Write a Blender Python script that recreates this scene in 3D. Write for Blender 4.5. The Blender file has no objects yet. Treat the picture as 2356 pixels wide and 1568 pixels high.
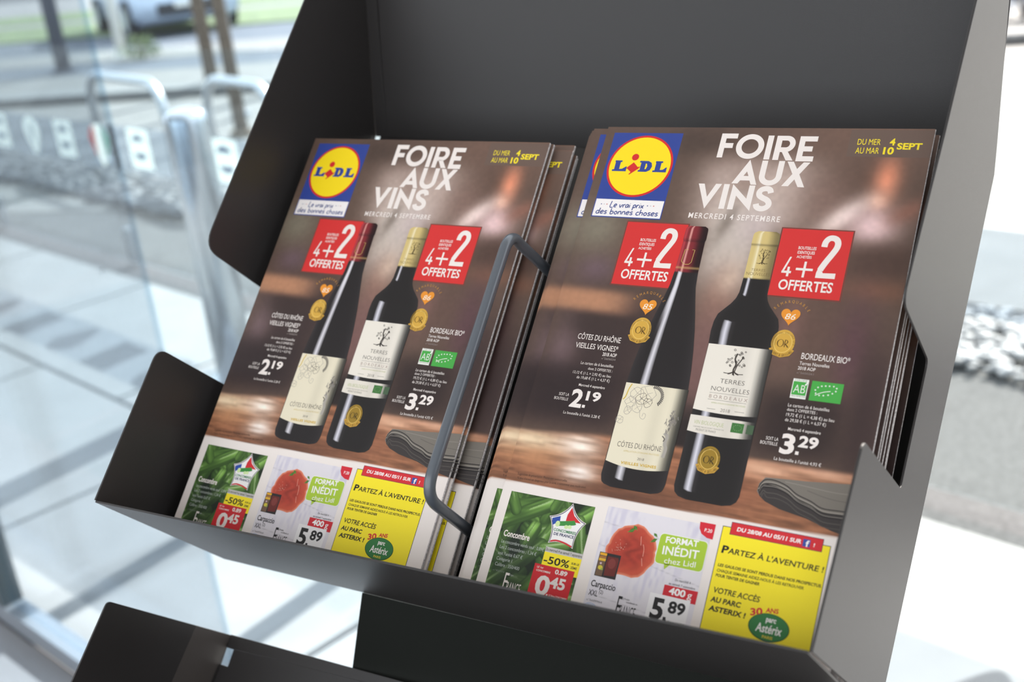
import bpy, bmesh, math, random
import numpy as np
from mathutils import Matrix, Vector
from mathutils.geometry import tessellate_polygon

scene = bpy.context.scene
col = scene.collection

# ------------------------------------------------------------------ camera
cam_data = bpy.data.cameras.new('camera')
cam = bpy.data.objects.new('camera', cam_data)
col.objects.link(cam)
CX = Vector((0.85841, 0.50293, -0.10095))
CY = Vector((0.10099, -0.35864, -0.92800))
CZ = Vector((-0.50292, 0.78641, -0.35865))
m = Matrix.Identity(4)
for i in range(3):
    m[i][0] = CX[i]; m[i][1] = -CY[i]; m[i][2] = -CZ[i]
m.translation = Vector((0.38162, -0.76316, 1.5))
cam.matrix_world = m
cam_data.sensor_width = 36.0
cam_data.lens = 2601.1 / 2356.0 * 36.0
cam_data.clip_start = 0.02
cam_data.clip_end = 300
cam_data.dof.use_dof = True
cam_data.dof.focus_distance = 0.78
cam_data.dof.aperture_fstop = 5.6
scene.camera = cam

# ------------------------------------------------------------------ sky, sun, exposure
world = bpy.data.worlds.new('sky')
scene.world = world
world.use_nodes = True
wn = world.node_tree.nodes
bgn = wn.get('Background') or wn.new('ShaderNodeBackground')
bgn.inputs['Color'].default_value = (0.88, 0.94, 1.0, 1)
bgn.inputs['Strength'].default_value = 1.25
sun_data = bpy.data.lights.new('sun', 'SUN')
sun_data.energy = 8.2
sun_data.angle = math.radians(0.6)
sun_data.color = (1.0, 0.93, 0.84)
sun = bpy.data.objects.new('sun', sun_data)
col.objects.link(sun)
sun.rotation_euler = Vector((-0.10, -1.0, -0.84)).to_track_quat('-Z', 'Y').to_euler()
sun.location = (0, 30, 26)
vs = scene.view_settings
vs.view_transform = 'Standard'
vs.look = 'None'
vs.gamma = 1.0
vs.use_curve_mapping = False
vs.exposure = 1.27

# ------------------------------------------------------------------ helpers
S = 0.235                       # one leaflet width in metres
H0 = 1.337
TAU = math.radians(44.0)
ct, st = math.cos(TAU), math.sin(TAU)


def W(u, v, z):
    """leaflet frame (u right, v down the slope, z into the rack) -> world"""
    return Vector((S * u, S * (-st * v + ct * z), H0 + S * (-ct * v - st * z)))


def lin(c):
    out = []
    for x in c[:3]:
        x = x / 255.0
        out.append(x / 12.92 if x <= 0.04045 else ((x + 0.055) / 1.055) ** 2.4)
    return tuple(out)


def mat(name, color=(0.5, 0.5, 0.5), rough=0.5, metal=0.0, spec=0.5, noise=None, bump=None, attr=False):
    """procedural principled material; noise=(scale, amount) mottles colour, bump=(scale, strength)"""
    mt = bpy.data.materials.new(name)
    mt.use_nodes = True
    nt = mt.node_tree
    b = nt.nodes['Principled BSDF']
    b.inputs['Roughness'].default_value = rough
    b.inputs['Metallic'].default_value = metal
    b.inputs['Specular IOR Level'].default_value = spec
    b.inputs['Base Color'].default_value = (*color, 1)
    if attr:
        a = nt.nodes.new('ShaderNodeVertexColor')
        a.layer_name = 'Col'
        nt.links.new(a.outputs['Color'], b.inputs['Base Color'])
    tc = nt.nodes.new('ShaderNodeTexCoord')
    if noise:
        n = nt.nodes.new('ShaderNodeTexNoise')
        n.inputs['Scale'].default_value = noise[0]
        n.inputs['Detail'].default_value = 5
        nt.links.new(tc.outputs['Object'], n.inputs['Vector'])
        r = nt.nodes.new('ShaderNodeValToRGB')
        k = noise[1]
        r.color_ramp.elements[0].position = 0.3
        r.color_ramp.elements[1].position = 0.7
        r.color_ramp.elements[0].color = (*[max(0, c * (1 - k)) for c in color], 1)
        r.color_ramp.elements[1].color = (*[min(1, c * (1 + k)) for c in color], 1)
        nt.links.new(n.outputs['Fac'], r.inputs['Fac'])
        nt.links.new(r.outputs['Color'], b.inputs['Base Color'])
    if bump:
        n2 = nt.nodes.new('ShaderNodeTexNoise')
        n2.inputs['Scale'].default_value = bump[0]
        n2.inputs['Detail'].default_value = 3
        nt.links.new(tc.outputs['Object'], n2.inputs['Vector'])
        bp = nt.nodes.new('ShaderNodeBump')
        bp.inputs['Strength'].default_value = bump[1]
        bp.inputs['Distance'].default_value = 0.0004
        nt.links.new(n2.outputs['Fac'], bp.inputs['Height'])
        nt.links.new(bp.outputs['Normal'], b.inputs['Normal'])
    return mt


def glass_mat(name, tint, refl=0.06, rough=0.0):
    mt = bpy.data.materials.new(name)
    mt.use_nodes = True
    nt = mt.node_tree
    nt.nodes.clear()
    out = nt.nodes.new('ShaderNodeOutputMaterial')
    tr = nt.nodes.new('ShaderNodeBsdfTransparent')
    tr.inputs['Color'].default_value = (*tint, 1)
    gl = nt.nodes.new('ShaderNodeBsdfGlossy')
    gl.inputs['Roughness'].default_value = rough
    lw = nt.nodes.new('ShaderNodeLayerWeight')
    lw.inputs['Blend'].default_value = 0.5
    pw = nt.nodes.new('ShaderNodeMath'); pw.operation = 'POWER'
    pw.inputs[1].default_value = 4.0
    nt.links.new(lw.outputs['Facing'], pw.inputs[0])
    mp = nt.nodes.new('ShaderNodeMapRange')
    mp.inputs['To Min'].default_value = refl * 0.5
    mp.inputs['To Max'].default_value = 0.6
    nt.links.new(pw.outputs['Value'], mp.inputs['Value'])
    mx = nt.nodes.new('ShaderNodeMixShader')
    nt.links.new(mp.outputs['Result'], mx.inputs['Fac'])
    nt.links.new(tr.outputs['BSDF'], mx.inputs[1])
    nt.links.new(gl.outputs['BSDF'], mx.inputs[2])
    nt.links.new(mx.outputs['Shader'], out.inputs['Surface'])
    return mt


def link(name, me, material, parent=None):
    o = bpy.data.objects.new(name, me)
    if material is not None:
        if not me.materials:
            me.materials.append(material)
    col.objects.link(o)
    if parent is not None:
        o.parent = parent
    return o


def tag(o, label=None, cat=None, group=None, kind=None):
    if label: o['label'] = label
    if cat: o['category'] = cat
    if group: o['group'] = group
    if kind: o['kind'] = kind
    return o


def empty(name, loc, rot=None):
    o = bpy.data.objects.new(name, None)
    o.empty_display_size = 0.05
    col.objects.link(o)
    o.location = loc
    if rot is not None:
        o.rotation_euler = rot
    return o


def mesh_pydata(name, verts, faces, smooth=False):
    me = bpy.data.meshes.new(name)
    me.from_pydata([tuple(v) for v in verts], [], faces)
    me.update()
    if smooth:
        for p in me.polygons: p.use_smooth = True
    return me


def bm_mesh(bm, name, smooth=False):
    bmesh.ops.recalc_face_normals(bm, faces=bm.faces)
    me = bpy.data.meshes.new(name)
    bm.to_mesh(me)
    bm.free()
    if smooth:
        for p in me.polygons: p.use_smooth = True
    return me


def add_box(bm, c, s, rz=0.0):
    r = bmesh.ops.create_cube(bm, size=1)
    mt = Matrix.Translation(Vector(c)) @ Matrix.Rotation(rz, 4, 'Z') @ Matrix.Diagonal((*s, 1))
    bmesh.ops.transform(bm, matrix=mt, verts=r['verts'])
    return r['verts']


def box_mesh(name, c, s, rz=0.0, bev=0.0):
    bm = bmesh.new()
    add_box(bm, c, s, rz)
    if bev:
        bmesh.ops.bevel(bm, geom=bm.edges[:], offset=bev, segments=2, affect='EDGES')
    return bm_mesh(bm, name)


def tube(bm, pts, r, seg=12, caps=True):
    pts = [Vector(p) for p in pts]
    rings = []
    up = None
    for i, p in enumerate(pts):
        a = pts[max(0, i - 1)]; b = pts[min(len(pts) - 1, i + 1)]
        t = (b - a).normalized()
        if up is None:
            up = Vector((0, 0, 1)) if abs(t.z) < 0.9 else Vector((1, 0, 0))
        x = t.cross(up).normalized(); y = x.cross(t).normalized(); up = y
        rr = r[i] if isinstance(r, (list, tuple)) else r
        rings.append([bm.verts.new(p + x * rr * math.cos(k * 2 * math.pi / seg) + y * rr * math.sin(k * 2 * math.pi / seg)) for k in range(seg)])
    for a, b in zip(rings, rings[1:]):
        for k in range(seg):
            bm.faces.new((a[k], a[(k + 1) % seg], b[(k + 1) % seg], b[k]))
    if caps:
        bm.faces.new(rings[0][::-1]); bm.faces.new(rings[-1])


def round_poly(pts, radii, n=6):
    out = []
    N = len(pts)
    for i, p in enumerate(pts):
        r = radii[i] if isinstance(radii, (list, tuple)) else radii
        p = Vector(p)
        if r <= 0:
            out.append(p); continue
        a = Vector(pts[i - 1]) - p; b = Vector(pts[(i + 1) % N]) - p
        a_l, b_l = a.length, b.length
        a.normalize(); b.normalize()
        ang = math.acos(max(-1, min(1, a.dot(b))))
        d = min(r / math.tan(ang / 2), a_l * 0.48, b_l * 0.48)
        p0 = p + a * d; p1 = p + b * d
        for k in range(n + 1):
            t = k / n
            out.append(p0 * (1 - t) ** 2 + p * 2 * t * (1 - t) + p1 * t * t)
    return out


# ------------------------------------------------------------------ materials
M_print = mat('printed_paper', (0.6, 0.6, 0.6), 0.5, spec=0.28, attr=True)
M_paper = mat('paper_edge', (0.56, 0.52, 0.5), 0.8, spec=0.15, noise=(900, 0.4))
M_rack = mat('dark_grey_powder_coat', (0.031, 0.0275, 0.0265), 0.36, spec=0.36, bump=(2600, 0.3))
M_col = mat('shaded_powder_coat', (0.010, 0.011, 0.009), 0.6, spec=0.1, bump=(2600, 0.25))  # column coat darkened to stand for the shade below the tray
M_rod = mat('grey_steel_rod', (0.085, 0.095, 0.11), 0.28, metal=0.0, spec=0.7)
M_asphalt = mat('asphalt', (0.07, 0.07, 0.072), 0.9, noise=(60, 0.25), spec=0.2)
M_pave = mat('pale_concrete_slab', (0.21, 0.21, 0.21), 0.8, noise=(5, 0.06), spec=0.25)
M_joint = mat('slab_joint', (0.175, 0.175, 0.18), 0.9)
M_floor = mat('dark_floor', (0.2, 0.2, 0.21), 0.5, noise=(3, 0.1))
M_white = mat('white_paint', (0.8, 0.77, 0.73), 0.7)
M_wall = mat('grey_render', (0.2, 0.19, 0.18), 0.85, noise=(6, 0.1))
M_steel = mat('brushed_steel', (0.47, 0.49, 0.51), 0.24, metal=1.0)
M_galv = mat('galvanised_steel', (0.5, 0.51, 0.53), 0.35, metal=0.85)
M_darkpost = mat('dark_post_paint', (0.06, 0.065, 0.09), 0.5)
M_alu = mat('grey_aluminium', (0.35, 0.38, 0.42), 0.35, metal=0.6)
M_darkalu = mat('dark_aluminium', (0.06, 0.075, 0.08), 0.4)
M_brown = mat('bark_brown', (0.12, 0.09, 0.065), 0.85, noise=(25, 0.3))
M_grass = mat('grass', (0.085, 0.115, 0.045), 0.9, noise=(4, 0.35))
M_leaf = mat('shrub_leaf', (0.1, 0.14, 0.05), 0.8, noise=(9, 0.4))
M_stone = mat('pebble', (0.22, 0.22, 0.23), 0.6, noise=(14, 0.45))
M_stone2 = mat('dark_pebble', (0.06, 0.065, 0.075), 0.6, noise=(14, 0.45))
M_kerb = mat('kerb_stone', (0.16, 0.16, 0.16), 0.85, noise=(8, 0.12))
M_road = mat('blue_grey_road', (0.06, 0.07, 0.09), 0.9, noise=(2, 0.15))
M_light = mat('light_paving', (0.14, 0.135, 0.13), 0.85, noise=(3, 0.12))
M_car = mat('pale_blue_car_paint', (0.42, 0.5, 0.6), 0.25, spec=0.6)
M_tyre = mat('tyre_rubber', (0.025, 0.026, 0.03), 0.8)
M_carglass = mat('dark_car_glass', (0.03, 0.04, 0.05), 0.1)
M_sticker = mat('white_film', (0.6, 0.6, 0.56), 0.6)
M_stick_d = mat('grey_film', (0.16, 0.2, 0.26), 0.6)


def film(name, color):
    mt = mat(name, color, 0.6)
    nt = mt.node_tree
    b = nt.nodes['Principled BSDF']
    t = nt.nodes.new('ShaderNodeBsdfTranslucent')
    t.inputs['Color'].default_value = (*color, 1)
    mx = nt.nodes.new('ShaderNodeMixShader')
    mx.inputs['Fac'].default_value = 0.6
    nt.links.new(b.outputs['BSDF'], mx.inputs[1]); nt.links.new(t.outputs['BSDF'], mx.inputs[2])
    nt.links.new(mx.outputs['Shader'], nt.nodes['Material Output'].inputs['Surface'])
    return mt


M_film = film('white_window_film', (0.85, 0.85, 0.8))
M_film_r = film('red_window_film', (0.8, 0.12, 0.1))
M_film_g = film('green_window_film', (0.3, 0.62, 0.5))
G_near = glass_mat('tinted_glass', (0.885, 0.945, 0.985), 0.06)
G_leaf = glass_mat('door_leaf_glass', (0.84, 0.86, 0.88), 0.05)
G_barrier = glass_mat('barrier_glass', (0.94, 0.97, 0.97), 0.05)
G_band = glass_mat('frosted_band', (0.80, 0.84, 0.885), 0.12, 0.5)

# ------------------------------------------------------------------ the setting: ground
KDIR = Vector((1, -0.2486, 0)).normalized()
KN = Vector((0.2486, 1, 0)).normalized()


def kerb_y(x): return 1.732 - 0.2486 * x


def flat(name, pts, z, material, label_kind='structure', thick=0.0):
    verts = [(p[0], p[1], z) for p in pts]
    n = len(verts)
    faces = [tuple(range(n))]
    if thick:
        verts += [(p[0], p[1], z - thick) for p in pts]
        for i in range(n):
            j = (i + 1) % n
            faces.append((j, i, n + i, n + j))
    o = link(name, mesh_pydata(name, verts, faces), material)
    o['kind'] = label_kind
    return o


flat('asphalt_ground', [(-90, -20), (60, -20), (60, 90), (-90, 90)], -0.02, M_asphalt)


def wstrip(name, w0, w1, z, material):
    xs = (-80, 30)
    return flat(name, [(xs[0], w0 + .26 * xs[0]), (xs[1], w0 + .26 * xs[1]), (xs[1], w1 + .26 * xs[1]), (xs[0], w1 + .26 * xs[0])], z, material, thick=0.05)


wstrip('light_forecourt', 5.2, 9.9, -0.012, M_light)
flat('light_path', [(-3.0, kerb_y(-3.0) + 1.56), (8, kerb_y(8) + 1.56), (8, 5.2 + .26 * 8), (-3.0, 5.2 - .26 * 3)], -0.014, M_light, thick=0.05)
wstrip('kerb_stone_far', 9.9, 10.25, 0.08, M_kerb)
wstrip('planting_strip', 10.25, 12.4, -0.006, M_light)
wstrip('parking_lane', 12.4, 13.8, -0.01, M_road)
wstrip('footpath', 13.8, 15.4, 0.0, M_light)
wstrip('road', 15.4, 18.2, -0.01, M_road)  # blue-grey puts the shade on this road into its colour
wstrip('grass_verge', 18.2, 22.0, 0.02, M_grass)
wstrip('footpath_far', 22.0, 23.2, 0.01, M_light)
wstrip('grass_bank', 23.2, 26.5, 0.02, M_grass)
wstrip('road_far', 26.5, 36, 0.0, M_light)

# pavement beneath the glass: bed + separate slabs
x0, x1 = -9.0, 6.0
pave = flat('pavement', [(x0, kerb_y(x0)), (x0, 0.2), (x1, -3.0), (x1, kerb_y(x1))][::-1], -0.004, M_joint, thick=0.016)
slab_w, slab_d = 1.2, 0.8
cnt = 0
slab_mesh = None
org = Vector((0, kerb_y(0), 0))
sm = box_mesh('slab', (0, 0, 0), (slab_w - .012, slab_d - .012, 0.03), 0, 0.004)
sm.materials.append(M_pave)
rz = math.atan2(KDIR.y, KDIR.x)
for i in range(-7, 4):
    for j in range(0, 5):
        if not (-6 <= i <= 3): continue
        c = org + KDIR * ((i + 0.5 * (j % 2)) * slab_w + .3) - KN * ((j + .5) * slab_d + 0.002)
        if c.y < 0.05 and c.x < 0.0: continue
        o = bpy.data.objects.new('slab', sm)
        col.objects.link(o)
        o.parent = pave
        o.location = (c.x, c.y, 0.0)
        o.rotation_euler = (0, 0, rz)

# indoor floor, ceiling and rear wall of the entrance hall
GA = Vector((-1.86, 0.52, 0)); GD = Vector((1, -0.2, 0)).normalized(); GN = Vector((0.2, 1, 0)).normalized()


def gl(x): return 0.52 - 0.2 * (x + 1.86)


flat('floor', [(-7, -6), (5, -6), (5, -0.12), (-0.33, gl(-0.33) - .03), (-7, gl(-7) - .03)], 0.024, M_floor, thick=0.03)
flat('ceiling', [(-7, -2.6), (1.85, -2.6), (1.85, 0.3), (-0.33, 0.3), (-7, 1.4)], 3.05, M_white, thick=-0.12)
wr = link('wall_right_unseen', box_mesh('wall_right_unseen', (1.9, -1.4, 1.52), (0.1, 2.4, 3.06)), M_wall); wr['kind'] = 'structure'  # out-of-view wall added to block sky light from the right
wl = link('wall_left', box_mesh('wall_left', (-7.05, -0.9, 1.52), (0.1, 3.4, 3.06)), M_wall); wl['kind'] = 'structure'

# glazed wall: frame rail, mullion, fixed pane and overlapping door leaf
win = empty('window_1', (GA.x, GA.y, 0.024)); win['kind'] = 'structure'


def glrel(x, off=0.0, z=0.0):
    p = Vector((x, gl(x), z)) + GN * off
    return p - Vector((GA.x, GA.y, 0.024))


def gbox(name, xa, xb, za, zb, thick, off, material):
    a = glrel(xa, off); b = glrel(xb, off)
    c = (a + b) / 2; L = (b - a).length
    me = box_mesh(name, (c.x, c.y, (za + zb) / 2 - 0.024), (L, thick, zb - za), math.atan2(GD.y, GD.x))
    return link(name, me, material, win)


gbox('bottom_rail', -4.4, -0.36, 0.026, 0.075, 0.05, 0, M_alu)
gbox('top_rail', -4.4, -0.36, 2.5, 2.56, 0.05, 0, M_alu)
gbox('mullion', -1.99, -1.93, 0.076, 2.5, 0.05, 0, M_darkalu)
gbox('pane', -1.925, -0.4, 0.077, 2.5, 0.01, 0, G_near)
gbox('pane', -4.4, -1.995, 0.077, 2.5, 0.01, 0, G_near)
gbox('door_leaf', -2.6, -1.14, 0.10, 2.45, 0.01, 0.09, G_leaf)
gbox('glass_edge_strip', -1.139, -1.134, 0.10, 2.45, 0.010, 0.09, G_near)
win2 = win

# ------------------------------------------------------------------ leaflet rack
RB = Vector((0.0, 0.02, 0.0))
rack = empty('leaflet_rack', RB)
tag(rack, 'dark grey sheet-metal leaflet rack with sloping trays and notched side panels', 'display rack')


def rk(p): return W(*p) - RB


def sheet(name, outline, thick_vec, parent=rack, bev=0.00025, material=None):
    """outline: list of leaflet-frame points (planar); extruded by thick_vec (leaflet frame)"""
    n = len(outline)
    tv = Vector(thick_vec)
    bm = bmesh.new()
    a = [bm.verts.new(rk(p)) for p in outline]
    b = [bm.verts.new(rk(Vector(p) + tv)) for p in outline]
    bm.faces.new(a)
    bm.faces.new(b[::-1])
    for i in range(n):
        j = (i + 1) % n
        bm.faces.new((a[j], a[i], b[i], b[j]))
    me = bm_mesh(bm, name)
    o = link(name, me, material or M_rack, parent)
    if bev:
        md = o.modifiers.new('bevel', 'BEVEL')
        md.width = bev; md.segments = 2; md.limit_method = 'ANGLE'; md.angle_limit = math.radians(40)
    return o


TH = 0.0065


def v_plate(u, z): return 1.513 - 0.0288 * u + 0.045 * (z + 0.25)


def z_back(u): return 0.495 + 0.065 * u


UL = -1.285


def uR(v): return 1.08 - 0.042 * (v + 0.3)


# left side panel (v, z) outline with hand notch
zbL = z_back(UL)
Lp = [(-1.0, -0.16), (-0.86, -0.206), (0.628, -0.218), (0.632, 0.235), (1.016, 0.235), (1.016, -0.243), (v_plate(UL, -.252), -0.252),
      (v_plate(UL, zbL), zbL), (-0.205, zbL), (-0.98, -0.155)]
Lr = [0.02, 0.03, 0.07, 0.02, 0.02, 0.045, 0.0, 0, 0.03, 0.02]
pl = round_poly([Vector((v, z, 0)) for v, z in Lp], Lr)
sheet('left_side_panel', [(UL, p.x, p.y) for p in pl], (-TH, 0, 0))
# right side panel
zbR = 0.58
Rp = [(-0.95, -0.21), (0.145, -0.19), (0.61, -0.198), (0.592, 0.232), (0.956, 0.262), (0.99, -0.25), (v_plate(1.005, -.243), -0.247),
      (v_plate(1.0, .62) - .02, 0.66), (0.26, 0.592), (-0.18, 0.556), (-0.245, 0.50), (-0.95, -0.20)]
Rr = [0, 0, 0.05, 0.03, 0.02, 0.03, 0.0, 0.0, 0, 0.02, 0.0, 0]
pr_ = round_poly([Vector((v, z, 0)) for v, z in Rp], Rr)
sheet('right_side_panel', [(uR(p.x), p.x, p.y) for p in pr_], (TH, 0, 0))
# tray bottom
zf = -0.251
UB = 1.003
sheet('tray_bottom', [(UL, v_plate(UL, zf), zf), (UB, v_plate(UB, zf), zf), (UB, v_plate(UB, z_back(UB)), z_back(UB)), (UL, v_plate(UL, z_back(UL)), z_back(UL))], (0, TH, 0))
# sloping back behind the leaflets (a narrow light gap is left at its left edge)
u_a = UL + 0.02
u_b = uR(0.6) - 0.03
sheet('tray_back', [(u_a, -0.2135, z_back(u_a)), (u_b, -0.2135, z_back(u_b)), (uR(1.5) - .006, v_plate(u_b, z_back(u_b)) - .004, z_back(u_b)), (u_a, v_plate(u_a, z_back(u_a)) - .004, z_back(u_a))], (0, 0, TH))
# upper back, bent upright
ub2 = uR(-0.99) - 0.004
sheet('upper_back', [(UL + .001, -0.203, z_back(UL) - .002), (uR(-.2) - .004, -0.203, z_back(ub2) - .002), (ub2, -0.99, z_back(ub2) - .6), (UL + .001, -0.99, z_back(UL) - .6)], (0, -0.004, 0.005))
# folded flange in the left rear corner
fl = []
for v, zz in ((-0.216, z_back(UL) - .012), (-0.9, z_back(UL) - .545)):
    fl.append((v, zz))
sheet('corner_flange', [tuple(p) for p in round_poly([Vector((UL + .002, fl[0][0], fl[0][1])), Vector((UL + .055, fl[0][0], fl[0][1] + .003)), Vector((UL + .055, fl[1][0], fl[1][1] + .003)), Vector((UL + .002, fl[1][0], fl[1][1]))], [0, .02, 0, 0])], (0, -.003, -.004), bev=0.0003)
# wire divider between the two stacks
ur = -0.126
rod_pts = []
corner = [(0.492, 0.44), (0.492, -0.172), (1.292, -0.188), (1.36, 0.44)]


def bez(a, p, b, n=8):
    a, p, b = Vector(a), Vector(p), Vector(b)
    return [a * (1 - t) ** 2 + p * 2 * t * (1 - t) + b * t * t for t in [k / n for k in range(n + 1)]]


path = [Vector(corner[0])] + bez((0.492 - .012, -0.10), (0.47, -0.172), (0.54, -0.175)) + bez((1.235, -0.187), (1.312, -0.19), (1.318, -0.115)) + [Vector((1.372, 0.44))]
path[0] = Vector((0.455, 0.44))
bm = bmesh.new()
tube(bm, [rk((ur, p.x, p.y)) for p in path], 0.0175 * S, 16)
link('divider_rod', bm_mesh(bm, 'divider_rod', True), M_rod, rack)
# support column and lower tray
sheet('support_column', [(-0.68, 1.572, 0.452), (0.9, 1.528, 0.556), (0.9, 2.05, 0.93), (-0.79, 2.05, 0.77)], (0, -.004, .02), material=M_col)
cb = [W(-0.78, 2.05, 0.77), W(0.9, 2.05, 0.77)]
bm = bmesh.new()
yc = cb[0].y
add_box(bm, Vector(((cb[0].x + cb[1].x) / 2, yc + .03, cb[0].z / 2 + 0.02)) - RB, (cb[1].x - cb[0].x, 0.05, cb[0].z - 0.03))
link('support_post', bm_mesh(bm, 'support_post'), M_rack, rack)
link('base_plate', box_mesh('base_plate', Vector((0.02, -0.2, 0.031)) - RB, (0.62, 0.5, 0.012), 0, 0.003), M_rack, rack)
zl = 0.59
LL = [(1.836, -0.047), (1.836, zl), (2.95, zl + .02), (2.95, -0.12)]
pl = round_poly([Vector((v, z, 0)) for v, z in LL], [0.02, 0, 0, 0.02])
sheet('lower_side_panel', [(UL, p.x, p.y) for p in pl], (-TH, 0, 0))
pl = round_poly([Vector((v - .066, z, 0)) for v, z in LL], [0.02, 0, 0, 0.02])
sheet('lower_side_panel', [(1.0, p.x, p.y) for p in pl], (TH, 0, 0))
u_c = UL + 0.036
sheet('lower_back', [(UL + .001, 1.834, zl - .003), (0.995, 1.77, zl + .06), (0.995, 2.87, zl + .05), (UL + .001, 2.93, zl - .01),
                     (UL + .001, 1.945, zl - .004), (u_c, 1.945, zl - .003), (u_c, 1.882, zl - .003), (UL + .001, 1.882, zl - .003)], (0, 0, TH))
sheet('lower_tray_bottom', [(UL, 2.93, -0.12), (1.0, 2.87, -0.12), (1.0, 2.90, zl), (UL, 2.95, zl)], (0, TH, 0))

# ------------------------------------------------------------------ leaflet print
HV = 1.495                      # leaflet height / width
LZ = 0.00003                    # one ink layer
ALB = 0.93                      # print albedo relative to its look in the photograph


def C(r, g, b):
    c = lin((r, g, b))
    return tuple(min(0.85, x * ALB) for x in c)


def loc(u, v, layer): return (u * S, (HV - v) * S, layer * LZ)


_tcache = {}
_tobj = None


def glyphs(s, bold=0.0, spacing=1.0):
    """text -> (verts2d, faces, minx, maxx) at size 1"""
    global _tobj
    bold = min(bold, 0.018 if any(ch in 'ÔÈÉÀÊôèéà%g€' for ch in s) else 0.034)
    key = (s, round(bold, 4), spacing)
    if key in _tcache: return _tcache[key]
    if _tobj is None:
        cd = bpy.data.curves.new('text_tmp', 'FONT')
        cd.resolution_u = 3
        cd.fill_mode = 'FRONT'
        _tobj = bpy.data.objects.new('text_tmp', cd)
        col.objects.link(_tobj)
    cd = _tobj.data
    cd.body = s; cd.offset = bold; cd.space_character = spacing
    bpy.context.view_layer.update()
    dg = bpy.context.evaluated_depsgraph_get()
    me = bpy.data.meshes.new_from_object(_tobj.evaluated_get(dg))
    co = np.empty(len(me.vertices) * 3, 'f'); me.vertices.foreach_get('co', co)
    co = co.reshape(-1, 3)[:, :2]
    fs = [tuple(p.vertices) for p in me.polygons]
    bpy.data.meshes.remove(me)
    r = (co, fs, float(co[:, 0].min()), float(co[:, 0].max()))
    _tcache[key] = r
    return r


_hc = glyphs('H')
CAPH = float(_hc[0][:, 1].max())


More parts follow.
